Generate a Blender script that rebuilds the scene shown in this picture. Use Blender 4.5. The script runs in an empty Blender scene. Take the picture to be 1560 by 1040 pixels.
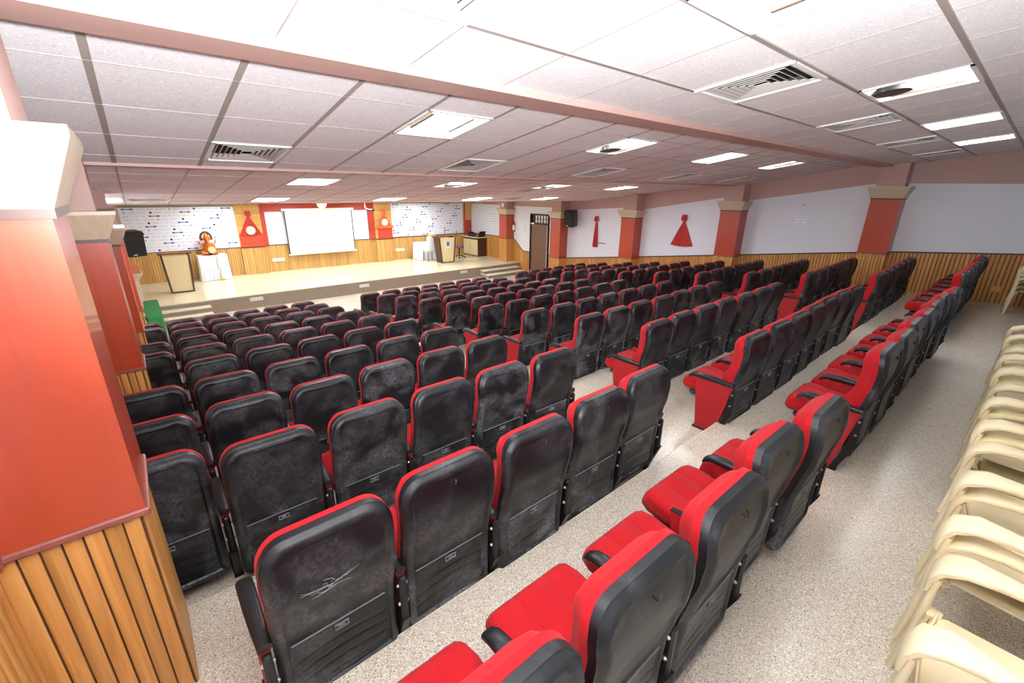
import bpy, bmesh, math, random
from mathutils import Vector, Matrix
PI = math.pi
S = bpy.context.scene
COL = S.collection
random.seed(7)

# ------------------------------------------------------------------ materials
def lin(h):
    h = h.lstrip('#'); out = []
    for i in (0, 2, 4):
        c = int(h[i:i+2], 16) / 255
        out.append(c / 12.92 if c <= .04045 else ((c + .055) / 1.055) ** 2.4)
    return (*out, 1)
def mat(name, col, rough=.5, metal=0, bump=0, bscale=60, var=0, vscale=3, spec=.5, coat=0, detail=3, sheen=0, emit=0, ecol=None, stretch=None):
    m = bpy.data.materials.new(name); m.use_nodes = True
    nt = m.node_tree; N = nt.nodes; L = nt.links
    b = N['Principled BSDF']
    b.inputs['Roughness'].default_value = rough
    b.inputs['Metallic'].default_value = metal
    b.inputs['Specular IOR Level'].default_value = spec
    b.inputs['Coat Weight'].default_value = coat
    b.inputs['Sheen Weight'].default_value = sheen
    c = lin(col); b.inputs['Base Color'].default_value = c
    tc = N.new('ShaderNodeTexCoord')
    src = tc.outputs['Object']
    if stretch:
        mp = N.new('ShaderNodeMapping'); mp.inputs['Scale'].default_value = stretch
        L.new(src, mp.inputs['Vector']); src = mp.outputs['Vector']
    if var:
        n = N.new('ShaderNodeTexNoise'); n.inputs['Scale'].default_value = vscale; n.inputs['Detail'].default_value = detail
        L.new(src, n.inputs['Vector'])
        mx = N.new('ShaderNodeMix'); mx.data_type = 'RGBA'
        mx.inputs[6].default_value = tuple(v * (1 - var) for v in c[:3]) + (1,)
        mx.inputs[7].default_value = tuple(min(1, v * (1 + var)) for v in c[:3]) + (1,)
        L.new(n.outputs['Fac'], mx.inputs[0]); L.new(mx.outputs[2], b.inputs['Base Color'])
    if bump:
        n2 = N.new('ShaderNodeTexNoise'); n2.inputs['Scale'].default_value = bscale; n2.inputs['Detail'].default_value = 4
        L.new(src, n2.inputs['Vector'])
        bp = N.new('ShaderNodeBump'); bp.inputs['Strength'].default_value = bump; bp.inputs['Distance'].default_value = .01
        L.new(n2.outputs['Fac'], bp.inputs['Height']); L.new(bp.outputs['Normal'], b.inputs['Normal'])
    if emit:
        b.inputs['Emission Color'].default_value = lin(ecol or col); b.inputs['Emission Strength'].default_value = emit
    return m

def wood_mat(name, col, dark, rough=.42, axis=2, coat=.1, contrast=1.0, scale=1.0):
    """long grain along `axis`, each board (mesh island) its own tone"""
    m = bpy.data.materials.new(name); m.use_nodes = True
    nt = m.node_tree; N = nt.nodes; L = nt.links; b = N['Principled BSDF']
    b.inputs['Roughness'].default_value = rough; b.inputs['Coat Weight'].default_value = coat
    tc = N.new('ShaderNodeTexCoord'); geo = N.new('ShaderNodeNewGeometry')
    mp = N.new('ShaderNodeMapping'); sc = [38*scale, 38*scale, 38*scale]; sc[axis] = 1.6*scale
    mp.inputs['Scale'].default_value = sc
    sh = N.new('ShaderNodeVectorMath'); sh.operation = 'ADD'
    cmb = N.new('ShaderNodeCombineXYZ'); ml = N.new('ShaderNodeMath'); ml.operation = 'MULTIPLY'; ml.inputs[1].default_value = 37
    L.new(geo.outputs['Random Per Island'], ml.inputs[0])
    for i in range(3): L.new(ml.outputs[0], cmb.inputs[i])
    L.new(tc.outputs['Object'], mp.inputs['Vector']); L.new(mp.outputs['Vector'], sh.inputs[0]); L.new(cmb.outputs[0], sh.inputs[1])
    n = N.new('ShaderNodeTexNoise'); n.inputs['Scale'].default_value = 1; n.inputs['Detail'].default_value = 5; n.inputs['Distortion'].default_value = .6
    L.new(sh.outputs[0], n.inputs['Vector'])
    rp = N.new('ShaderNodeValToRGB')
    rp.color_ramp.elements[0].position = .3; rp.color_ramp.elements[0].color = lin(dark)
    rp.color_ramp.elements[1].position = .3 + .35 / contrast; rp.color_ramp.elements[1].color = lin(col)
    L.new(n.outputs['Fac'], rp.inputs[0])
    hs = N.new('ShaderNodeHueSaturation')
    v = N.new('ShaderNodeMapRange'); v.inputs['To Min'].default_value = .82; v.inputs['To Max'].default_value = 1.15
    L.new(geo.outputs['Random Per Island'], v.inputs['Value']); L.new(v.outputs[0], hs.inputs['Value'])
    L.new(rp.outputs[0], hs.inputs['Color']); L.new(hs.outputs[0], b.inputs['Base Color'])
    return m

def shell_mat():
    m = bpy.data.materials.new('black_plastic_dusty'); m.use_nodes = True
    nt = m.node_tree; N = nt.nodes; L = nt.links; b = N['Principled BSDF']
    b.inputs['Specular IOR Level'].default_value = .4
    tc = N.new('ShaderNodeTexCoord'); oi = N.new('ShaderNodeObjectInfo')
    w = N.new('ShaderNodeMath'); w.operation = 'MULTIPLY'; w.inputs[1].default_value = 50; L.new(oi.outputs['Random'], w.inputs[0])
    def noise(scale, det, dist=0):
        n = N.new('ShaderNodeTexNoise'); n.noise_dimensions = '4D'; n.inputs['Scale'].default_value = scale
        n.inputs['Detail'].default_value = det; n.inputs['Distortion'].default_value = dist
        L.new(tc.outputs['Object'], n.inputs['Vector']); L.new(w.outputs[0], n.inputs['W']); return n
    a = noise(4.5, 6, .8); s = noise(30, 4, 2.0)
    r1 = N.new('ShaderNodeMapRange'); r1.inputs['From Min'].default_value = .44; r1.inputs['From Max'].default_value = .68
    L.new(a.outputs['Fac'], r1.inputs['Value'])
    r2 = N.new('ShaderNodeMapRange'); r2.inputs['From Min'].default_value = .30; r2.inputs['From Max'].default_value = .75
    L.new(s.outputs['Fac'], r2.inputs['Value'])
    sx = N.new('ShaderNodeSeparateXYZ'); L.new(tc.outputs['Object'], sx.inputs[0])
    rz = N.new('ShaderNodeMapRange'); rz.inputs['From Min'].default_value = .95; rz.inputs['From Max'].default_value = .15
    rz.inputs['To Min'].default_value = .3; rz.inputs['To Max'].default_value = 1.25
    L.new(sx.outputs['Z'], rz.inputs['Value'])
    m1 = N.new('ShaderNodeMath'); m1.operation = 'MULTIPLY'; L.new(r1.outputs[0], m1.inputs[0]); L.new(r2.outputs[0], m1.inputs[1])
    m2 = N.new('ShaderNodeMath'); m2.operation = 'MULTIPLY'; L.new(m1.outputs[0], m2.inputs[0]); L.new(rz.outputs[0], m2.inputs[1])
    # per-chair amount of chalky dust
    am = N.new('ShaderNodeMapRange'); am.inputs['To Min'].default_value = .35; am.inputs['To Max'].default_value = 1.2
    L.new(oi.outputs['Random'], am.inputs['Value'])
    m3 = N.new('ShaderNodeMath'); m3.operation = 'MULTIPLY'; L.new(m2.outputs[0], m3.inputs[0]); L.new(am.outputs[0], m3.inputs[1])
    mx = N.new('ShaderNodeMix'); mx.data_type = 'RGBA'; mx.inputs[6].default_value = lin('0f1115'); mx.inputs[7].default_value = lin('8a8d92')
    L.new(m3.outputs[0], mx.inputs[0]); L.new(mx.outputs[2], b.inputs['Base Color'])
    rr = N.new('ShaderNodeMapRange'); rr.inputs['To Min'].default_value = .43; rr.inputs['To Max'].default_value = .75
    L.new(m3.outputs[0], rr.inputs['Value']); L.new(rr.outputs[0], b.inputs['Roughness'])
    nb = noise(220, 2); bp = N.new('ShaderNodeBump'); bp.inputs['Strength'].default_value = .12; bp.inputs['Distance'].default_value = .002
    L.new(nb.outputs['Fac'], bp.inputs['Height']); L.new(bp.outputs['Normal'], b.inputs['Normal'])
    return m

def granite(name, base, lightc, darkc, scale, rough=.22, tile=None, tcol='8a8072', patch=.0):
    m = bpy.data.materials.new(name); m.use_nodes = True
    nt = m.node_tree; N = nt.nodes; L = nt.links; b = N['Principled BSDF']; b.inputs['Roughness'].default_value = rough
    tc = N.new('ShaderNodeTexCoord')
    vo = N.new('ShaderNodeTexVoronoi'); vo.inputs['Scale'].default_value = scale
    L.new(tc.outputs['Object'], vo.inputs['Vector'])
    sp = N.new('ShaderNodeSeparateColor'); L.new(vo.outputs['Color'], sp.inputs[0])
    rp = N.new('ShaderNodeValToRGB'); e = rp.color_ramp.elements
    e[0].position = 0; e[0].color = lin(darkc); e[1].position = .16; e[1].color = lin(base)
    x = e.new(.55); x.color = lin(base); y = e.new(.7); y.color = lin(lightc); z = e.new(.94); z.color = lin(base)
    L.new(sp.outputs[0], rp.inputs[0])
    n = N.new('ShaderNodeTexNoise'); n.inputs['Scale'].default_value = .9; n.inputs['Detail'].default_value = 5
    L.new(tc.outputs['Object'], n.inputs['Vector'])
    mr = N.new('ShaderNodeMapRange'); mr.inputs['From Min'].default_value = .3; mr.inputs['From Max'].default_value = .7
    mr.inputs['To Min'].default_value = 1 - patch; mr.inputs['To Max'].default_value = 1
    L.new(n.outputs['Fac'], mr.inputs['Value'])
    hs = N.new('ShaderNodeHueSaturation'); L.new(rp.outputs[0], hs.inputs['Color']); L.new(mr.outputs[0], hs.inputs['Value'])
    out = hs.outputs[0]
    if tile:
        br = N.new('ShaderNodeTexBrick'); br.offset = 0; br.inputs['Scale'].default_value = 1
        br.inputs['Brick Width'].default_value = tile; br.inputs['Row Height'].default_value = tile; br.inputs['Mortar Size'].default_value = .003
        br.inputs['Color1'].default_value = (0,0,0,1); br.inputs['Color2'].default_value = (0,0,0,1); br.inputs['Mortar'].default_value = (1,1,1,1)
        L.new(tc.outputs['Object'], br.inputs['Vector'])
        mx = N.new('ShaderNodeMix'); mx.data_type = 'RGBA'; mx.inputs[7].default_value = lin(tcol)
        L.new(br.outputs['Fac'], mx.inputs[0]); L.new(out, mx.inputs[6]); out = mx.outputs[2]
    L.new(out, b.inputs['Base Color'])
    rn = N.new('ShaderNodeMapRange'); rn.inputs['To Min'].default_value = rough * .95; rn.inputs['To Max'].default_value = rough * 1.1
    L.new(n.outputs['Fac'], rn.inputs['Value']); L.new(rn.outputs[0], b.inputs['Roughness'])
    return m

def tile_mat():
    m = bpy.data.materials.new('mineral_fibre_tile'); m.use_nodes = True
    nt = m.node_tree; N = nt.nodes; L = nt.links; b = N['Principled BSDF']; b.inputs['Roughness'].default_value = .9
    tc = N.new('ShaderNodeTexCoord'); vo = N.new('ShaderNodeTexVoronoi'); vo.inputs['Scale'].default_value = 110
    L.new(tc.outputs['Object'], vo.inputs['Vector'])
    sp = N.new('ShaderNodeSeparateColor'); L.new(vo.outputs['Color'], sp.inputs[0])
    rp = N.new('ShaderNodeValToRGB'); e = rp.color_ramp.elements
    e[0].position = 0; e[0].color = lin('ccccd0'); e[1].position = .12; e[1].color = lin('dfdfe2')
    x = e.new(.88); x.color = lin('e1e1e4'); y = e.new(.97); y.color = lin('f5f5f6')
    L.new(sp.outputs[0], rp.inputs[0]); L.new(rp.outputs[0], b.inputs['Base Color'])
    return m

M = {}
M['fabric'] = mat('red_fabric', 'a50b15', .85, bump=.25, bscale=260, var=.08, vscale=6, sheen=.05, spec=.25)
M['red_panel'] = mat('red_vinyl_panel', '9c0b14', .6, bump=.1, bscale=200)
M['shell'] = shell_mat()
M['black'] = mat('black_plastic', '17181b', .38, bump=.08, bscale=150)
M['blackm'] = mat('black_steel', '1a1a1c', .45, metal=.3)
M['chrome'] = mat('zinc_bolt', 'c8c8c4', .3, metal=1)
M['seam'] = mat('worn_seam', '747579', .5)
M['pine'] = wood_mat('varnished_pine_boards', 'd49c56', 'b47a3c', contrast=.9)
M['pine_back'] = wood_mat('light_pine_boards', 'd6ad6a', 'bb8d4c', contrast=.8)
M['groove'] = mat('board_backing', '5c3a20', .8)
M['rail'] = mat('dark_stained_rail', '4b2f27', .4, var=.2, vscale=12)
M['rail_red'] = mat('worn_red_rail', '8e4f46', .45, var=.25, vscale=30)
M['laminate'] = wood_mat('red_laminate', 'b4482b', 'a53e26', rough=.32, coat=.25, contrast=.6, scale=.5)
M['beige'] = wood_mat('beige_laminate', 'cbbba6', 'bba98f', rough=.4, contrast=.6, scale=.6)
M['pink'] = mat('dusty_pink_paint', 'b89890', .6, bump=.03, bscale=40)
M['white'] = mat('white_wall_board', 'd5d8e0', .55, var=.03, vscale=1)
M['cream'] = mat('cream_paint', 'd8cbb4', .6)
M['tile'] = tile_mat()
M['tbar'] = mat('ceiling_grid_metal', '9d9590', .5)
M['frame'] = mat('white_enamel', 'e4e4e0', .4)
M['louvre'] = mat('painted_louvre', 'b3b0ac', .5)
M['dark'] = mat('duct_dark', '0b0b0c', .9)
M['lamp'] = mat('lit_diffuser', 'ffffff', .5, emit=34.0, ecol='f8fcff')
M['lamp_dim'] = mat('lit_diffuser_dim', 'ffffff', .5, emit=11.0, ecol='f8fcff')
M['holder'] = mat('lamp_holder_brown', '6b574c', .6)
M['floor'] = granite('speckled_granite_floor', 'c6baa8', 'efe9de', '7d6a5c', 230, .22, tile=None, patch=.03)
M['stagefloor'] = granite('cream_vitrified_tile', 'd6cdb2', 'ddd5bd', 'c9bfa3', 60, .16, tile=.6, tcol='b5aa90')
M['riser'] = granite('brown_granite_riser', '8d8070', 'a2968a', '665a4e', 140, .35)
M['nosing'] = mat('cream_marble_nosing', 'ddd5bd', .3)
M['plastic'] = mat('cream_moulded_plastic', 'e8d8b2', .42, var=.07, vscale=5, bump=.03, bscale=30)
M['plastic2'] = mat('yellowed_moulded_plastic', 'ded4a4', .42, var=.07, vscale=5, bump=.03, bscale=30)
M['screen'] = mat('matte_screen_white', 'f2f4f8', .8)
M['board'] = mat('white_board', 'e2e6f2', .35)
M['orange_red'] = mat('orange_red_paint', 'c0442a', .45)
M['frame_red'] = mat('frame_red_paint', 'ae3b2b', .45)
M['cloth_red'] = mat('red_net_cloth', 'b02a24', .8, sheen=.3)
M['cloth_orange'] = mat('orange_satin', 'e0651c', .6, sheen=.3)
M['cloth_white'] = mat('white_cloth', 'e8ebf2', .8)
M['green'] = mat('green_table_cloth', '10763a', .8)
M['yellow'] = mat('yellow_marigold', 'e2b92a', .7)
M['brown'] = mat('dark_wenge_laminate', '4a3327', .4)
M['cream_lam'] = mat('cream_laminate', 'd5c59a', .4)
M['salmon'] = mat('salmon_paint', 'd0805c', .5)
M['door'] = wood_mat('brown_flush_door', '7a5a45', '6c4d3a', contrast=.5, scale=.4)
M['glass_pane'] = mat('frosted_pane', 'd9dccf', .3)
M['blue'] = mat('print_blue', '2b4fb0', .5)
M['bluel'] = mat('print_pale_blue', '9fb0d8', .5)
M['redp'] = mat('print_red', 'e0776c', .5)
M['greyp'] = mat('print_grey', '6d7288', .5)
M['blackp'] = mat('print_dark', '3a2a30', .5)
M['banner'] = mat('vinyl_banner', 'dfe4f0', .45)
M['purple'] = mat('purple_seat_fabric', '6a5c88', .8)
M['grille'] = mat('speaker_grille', '0d0e10', .6, bump=.4, bscale=300)
M['idol'] = mat('orange_gilt', 'b8601c', .35, metal=.25, var=.35, vscale=14)
M['idol_dark'] = mat('antique_bronze', '5a4428', .4, metal=.5)
M['idol_pale'] = mat('pale_brass', 'a8a070', .35, metal=.4)
M['scratch'] = mat('scratch_grey', '9ea0a3', .7)
M['red'] = mat('signal_red', 'b5281f', .35)

# ------------------------------------------------------------------ mesh helper
class MB:
    def __init__(s): s.v = []; s.f = []; s.mi = []; s.cur = 0
    def add(s, vs, fs):
        o = len(s.v); s.v += [tuple(x) for x in vs]
        s.f += [tuple(i + o for i in f) for f in fs]; s.mi += [s.cur] * len(fs)
    def box(s, x0, x1, y0, y1, z0, z1, bev=0, T=None):
        if bev:
            b = bev
            pts = []
            # rounded vertical-profile box: chamfer all edges (24 verts)
            for sx, X in ((-1, x0), (1, x1)):
                for sy, Y in ((-1, y0), (1, y1)):
                    for sz, Z in ((-1, z0), (1, z1)):
                        pts += [(X, Y - sy*b, Z - sz*b), (X - sx*b, Y, Z - sz*b), (X - sx*b, Y - sy*b, Z)]
            bm = bmesh.new()
            for p in pts: bm.verts.new(p if T is None else T @ Vector(p))
            bmesh.ops.convex_hull(bm, input=bm.verts)
            bm.verts.ensure_lookup_table(); bm.verts.index_update()
            s.add([v.co[:] for v in bm.verts], [[v.index for v in f.verts] for f in bm.faces]); bm.free(); return
        P = [(x, y, z) for x in (x0, x1) for y in (y0, y1) for z in (z0, z1)]
        if T is not None: P = [T @ Vector(p) for p in P]
        s.add(P, [(0,1,3,2),(4,6,7,5),(0,4,5,1),(2,3,7,6),(0,2,6,4),(1,5,7,3)])
    def hexa(s, P):  # 8 points ordered like box (x,y,z nested)
        s.add(P, [(0,1,3,2),(4,6,7,5),(0,4,5,1),(2,3,7,6),(0,2,6,4),(1,5,7,3)])
    def cyl(s, p0, p1, r0, r1=None, n=12, cap=True):
        r1 = r0 if r1 is None else r1
        p0 = Vector(p0); p1 = Vector(p1); d = (p1 - p0).normalized()
        a = d.orthogonal().normalized(); b = d.cross(a)
        V = [p0 + (a*math.cos(2*PI*i/n) + b*math.sin(2*PI*i/n))*r0 for i in range(n)] + \
            [p1 + (a*math.cos(2*PI*i/n) + b*math.sin(2*PI*i/n))*r1 for i in range(n)]
        F = [(i, (i+1) % n, n+(i+1) % n, n+i) for i in range(n)]
        if cap: F += [tuple(range(n))[::-1], tuple(range(n, 2*n))]
        s.add(V, F)
    def sphere(s, c, r, n=12, m=8, sc=(1,1,1)):
        V = []; F = []
        for j in range(m+1):
            t = PI*j/m
            for i in range(n):
                p = 2*PI*i/n
                V.append((c[0]+r*sc[0]*math.sin(t)*math.cos(p), c[1]+r*sc[1]*math.sin(t)*math.sin(p), c[2]+r*sc[2]*math.cos(t)))
        for j in range(m):
            for i in range(n):
                F.append((j*n+i, (j+1)*n+i, (j+1)*n+(i+1) % n, j*n+(i+1) % n))
        s.add(V, F)
    def loft(s, rings, cap=True, closed=True):
        n = len(rings[0]); V = [p for r in rings for p in r]; F = []
        for k in range(len(rings)-1):
            for i in range(n if closed else n-1):
                F.append((k*n+i, k*n+(i+1) % n, (k+1)*n+(i+1) % n, (k+1)*n+i))
        if cap: F += [tuple(range(n))[::-1], tuple(range((len(rings)-1)*n, len(rings)*n))]
        s.add(V, F)
    def lathe(s, prof, c=(0,0,0), n=20):
        s.loft([[(c[0]+r*math.cos(2*PI*i/n), c[1]+r*math.sin(2*PI*i/n), c[2]+z) for i in range(n)] for r, z in prof])
    def sweep(s, path, prof, side=(1,0,0), n=10, pw=3.0):
        """superelliptic section swept along path; prof[i]=(half width along side, half thickness)"""
        rings = []; sd = Vector(side)
        P = [Vector(p) for p in path]
        for k, p in enumerate(P):
            t = (P[min(k+1, len(P)-1)] - P[max(k-1, 0)]).normalized()
            a = (sd - t*sd.dot(t)).normalized(); b = t.cross(a)
            w, h = prof[k] if isinstance(prof, list) else prof
            r = []
            for i in range(n):
                an = 2*PI*(i+.5)/n; c, q = math.cos(an), math.sin(an)
                r.append(p + a*w*math.copysign(abs(c)**(2/pw), c) + b*h*math.copysign(abs(q)**(2/pw), q))
            rings.append(r)
        s.loft(rings)
    def mesh(s, name, mats, smooth=35):
        me = bpy.data.meshes.new(name); me.from_pydata(s.v, [], s.f)
        for m in (mats if isinstance(mats, (list, tuple)) else [mats]): me.materials.append(m)
        for p, k in zip(me.polygons, s.mi): p.material_index = k
        bm = bmesh.new(); bm.from_mesh(me); bmesh.ops.recalc_face_normals(bm, faces=bm.faces)
        if smooth:
            lim = math.radians(smooth)
            for f in bm.faces: f.smooth = True
            for e in bm.edges:
                e.smooth = not (len(e.link_faces) != 2 or e.calc_face_angle(0) > lim)
        bm.to_mesh(me); bm.free(); me.update(); return me
    def build(s, name, mats, parent=None, loc=None, smooth=35):
        o = bpy.data.objects.new(name, s.mesh(name, mats, smooth)); COL.objects.link(o)
        if parent: o.parent = parent
        if loc: o.location = loc
        return o

def empty(name, loc, label, cat, group=None, rz=0, rx=0):
    o = bpy.data.objects.new(name, None); COL.objects.link(o); o.empty_display_size = .1
    o.location = loc; o.rotation_euler = (rx, 0, rz); tag(o, label, cat, group); return o
def tag(o, label=None, cat=None, group=None, kind=None):
    if label: o['label'] = label
    if cat: o['category'] = cat
    if group: o['group'] = group
    if kind: o['kind'] = kind
    return o
KIDS = {}
def copy_tree(o, parent=None):
    c = o.copy(); COL.objects.link(c)
    if parent: c.parent = parent
    for ch in list(o.children): copy_tree(ch, c)
    return c
def struct(o, label=None): return tag(o, label, None, None, 'structure')

# ------------------------------------------------------------------ camera (36 mm sensor, about 15 mm lens)
CZ = 3.4228
yaw, pit, rol = 0.70669, 0.33375, 0.01125
fw = Vector((math.sin(yaw)*math.cos(pit), math.cos(yaw)*math.cos(pit), -math.sin(pit)))
rt = Vector((math.cos(yaw), -math.sin(yaw), 0)); up = rt.cross(fw)
r2 = rt*math.cos(rol) + up*math.sin(rol); u2 = -rt*math.sin(rol) + up*math.cos(rol)
cam = bpy.data.cameras.new('camera'); co = bpy.data.objects.new('camera', cam); COL.objects.link(co)
cam.sensor_width = 36; cam.lens = 662.63/1560*36; cam.clip_start = .05
mt = Matrix((r2, u2, -fw)).transposed().to_4x4(); mt.translation = (0, 0, CZ); co.matrix_world = mt
S.camera = co

# ------------------------------------------------------------------ dimensions
XL, XR, YB, YR = -.60, 12.93, 18.43, -.80      # left, right, back (stage) and rear walls
XF = 12.50                                      # face of the right pillars
STEP = .1385
YT = [.445,1.458,2.44,3.384,4.363,5.381,6.379,7.363,8.375,9.356,10.34]
def flz(k): return STEP*(10-k)
RIS = [None] + [y+.045 for y in YT[1:]]
def floor_at(y):
    k = 0
    for i in range(1, 11):
        if y > RIS[i]: k = i
    return flz(k)
STG_Y, STG_Z = 14.68, .414

# floor with its ten risers
b = MB()
ys = [YR] + RIS[1:] + [YB]
for k in range(11): b.box(XL, XR, ys[k], ys[k+1], -.3, flz(k))
b.cur = 1
for k in range(10):                       # thin worn nosing at each step edge
    b.box(XL, XR, ys[k+1]-.004, ys[k+1]+.002, flz(k)-.03, flz(k)+.0006)
struct(b.build('floor', [M['floor'], M['nosing']]), 'speckled granite stepped floor')
# stage
b = MB(); b.box(XL, XR, STG_Y, YB, 0, STG_Z-.03); b.cur = 1; b.box(XL, XR, STG_Y-.02, YB, STG_Z-.03, STG_Z)
struct(b.build('stage_platform', [M['riser'], M['stagefloor']]), 'cream tiled stage with brown granite front')
for x0, x1 in ((XL, 1.25), (10.75, XF+.2)):
    b = MB()
    for i, (y, z) in enumerate(((14.40, .276), (14.10, .138))):
        b.cur = 0; b.box(x0, x1, y, STG_Y-.002, z-.138, z-.028)
        b.cur = 1; b.box(x0, x1, y-.015, STG_Y-.002, z-.028, z)
    struct(b.build('stage_steps', [M['riser'], M['nosing']]), 'two granite steps up to the stage')

# ------------------------------------------------------------------ wainscot boards
def wz(y):       # height of the wainscot rail on the side walls
    if y < .3: return 2.43
    if y < 12.36: return max(.91, 2.43 - (y-.3)*.1325)
    if y < 14.46: return .915
    if y < 15.05: return .915 + (y-14.46)/.59*.49
    return 1.405
def boards_side(x, sgn, y0, y1, zf, zt, pitch=.068, g=.0065):
    """vertical boards on a wall plane x facing sgn"""
    b = MB(); b.cur = 1
    n = max(1, round((y1-y0)/pitch)); p = (y1-y0)/n
    for i in range(n):
        a, c = y0+i*p, y0+(i+1)*p
        za, zc = zt(a), zt(c); zb = zf((a+c)/2)
        b.cur = 1; b.hexa([(x, a, zb), (x, a, za), (x, c, zb), (x, c, zc), (x+sgn*.006, a, zb), (x+sgn*.006, a, za), (x+sgn*.006, c, zb), (x+sgn*.006, c, zc)])
        b.cur = 0
        X0, X1, X2 = x+sgn*.006, x+sgn*.013, x+sgn*.016
        b.loft([[(X0, a+g, zb), (X0, c-g, zb), (X0, c-g, zc), (X0, a+g, za)],
                [(X1, a+g, zb), (X1, c-g, zb), (X1, c-g, zc), (X1, a+g, za)],
                [(X2, a+g+.005, zb), (X2, c-g-.005, zb), (X2, c-g-.005, zc), (X2, a+g+.005, za)]])
    return b
def boards_front(y, sgn, x0, x1, z0, z1, pitch=.068):
    b = MB(); n = max(1, round((x1-x0)/pitch)); p = (x1-x0)/n
    b.cur = 1; b.box(x0, x1, min(y, y+sgn*.006), max(y, y+sgn*.006), z0, z1)
    b.cur = 0
    for i in range(n):
        a, c = x0+i*p, x0+(i+1)*p; g = .0035
        Y0, Y1, Y2 = y+sgn*.006, y+sgn*.013, y+sgn*.016
        b.loft([[(a+g, Y0, z0), (c-g, Y0, z0), (c-g, Y0, z1), (a+g, Y0, z1)],
                [(a+g, Y1, z0), (c-g, Y1, z0), (c-g, Y1, z1), (a+g, Y1, z1)],
                [(a+g+.005, Y2, z0), (c-g-.005, Y2, z0), (c-g-.005, Y2, z1), (a+g+.005, Y2, z1)]])
    return b

PIL = [(2.06, 2.54, 3.355, 2.17), (5.30, 5.80, 2.985, 1.74), (8.57, 9.06, 2.63, 1.30), (11.88, 12.36, 2.44, .92), (15.10, 15.56, 2.44, 1.405)]
# right wall
b = MB(); b.box(XR, XR+.2, YR, 12.90, -.3, 4.6); b.box(XR, XR+.2, 13.95, YB, -.3, 4.6); b.box(XR, XR+.2, 12.90, 13.95, 2.52, 4.6)
wr = struct(b.build('wall_right', M['pink']), 'dusty pink right side wall')
def zf_r(y): return STG_Z if y > STG_Y else floor_at(y)
segs = [(YR, 2.06), (2.54, 5.30), (5.80, 8.57), (9.06, 11.88), (12.36, 12.86), (14.0, 15.10), (15.56, YB)]
for y0, y1 in segs:
    o = boards_side(XR, -1, y0, y1, zf_r, wz).build('wood_panelling', [M['pine'], M['groove']], wr)
    # rail
    b = MB(); n = 1 if y1 < 14 or y0 > 15 else 8
    for i in range(n):
        a, c = y0+(y1-y0)*i/n, y0+(y1-y0)*(i+1)/n
        X0, X1 = XR-.032, XR
        b.hexa([(X0, a, wz(a)), (X0, a, wz(a)+.03), (X0, c, wz(c)), (X0, c, wz(c)+.03), (X1, a, wz(a)), (X1, a, wz(a)+.03), (X1, c, wz(c)), (X1, c, wz(c)+.03)])
    b.build('rail', M['rail'], wr)
def wtop(y):
    if y < 2.3: return 3.66-.01*(2.06-y)
    for (a, za, c, zc) in ((2.54, 3.67, 5.30, 3.235), (5.8, 3.33, 8.57, 2.885), (9.06, 2.93, 11.88, 2.74), (12.3, 2.81, YB, 2.81)):
        if a-.01 <= y <= c+.01: return za + (zc-za)*(y-a)/(c-a)
    return 3
for y0, y1 in segs:
    b = MB(); n = 8 if 14 <= y0 < 15.1 else 1
    for i in range(n):
        a, c = y0+(y1-y0)*i/n, y0+(y1-y0)*(i+1)/n; X0, X1 = XR-.018, XR
        b.hexa([(X0, a, wz(a)+.03), (X0, a, wtop(a)), (X0, c, wz(c)+.03), (X0, c, wtop(c)), (X1, a, wz(a)+.03), (X1, a, wtop(a)), (X1, c, wz(c)+.03), (X1, c, wtop(c))])
    b.build('white_panel', M['white'], wr)
b = MB(); b.box(XR-.018, XR, 12.86, 14.0, 2.52, 2.81); b.build('white_panel', M['white'], wr)

# left wall
b = MB(); b.box(XL-.2, XL, YR, YB, -.3, 4.6)
wl = struct(b.build('wall_left', M['white']), 'white left side wall')
for y0, y1 in ((YR, 2.04), (2.46, 5.30), (5.74, 8.57), (9.0, 11.88)):
    boards_side(XL, 1, y0, y1, zf_r, wz, .06).build('wood_panelling', [M['pine'], M['groove']], wl)
    b = MB(); X0, X1 = XL, XL+.035
    b.hexa([(X0, y0, wz(y0)), (X0, y0, wz(y0)+.03), (X0, y1, wz(y1)), (X0, y1, wz(y1)+.03), (X1, y0, wz(y0)), (X1, y0, wz(y0)+.03), (X1, y1, wz(y1)), (X1, y1, wz(y1)+.03)])
    b.build('rail', M['rail_red'], wl)
boards_side(XL, 1, 14.7, YB, lambda y: STG_Z, lambda y: 1.39, .07).build('wood_panelling', [M['pine_back'], M['groove']], wl)
b = MB(); b.box(XL, XR, YR-.2, YR, -.3, 4.6); struct(b.build('wall_rear', M['white']), 'white wall at the rear of the hall')

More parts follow.
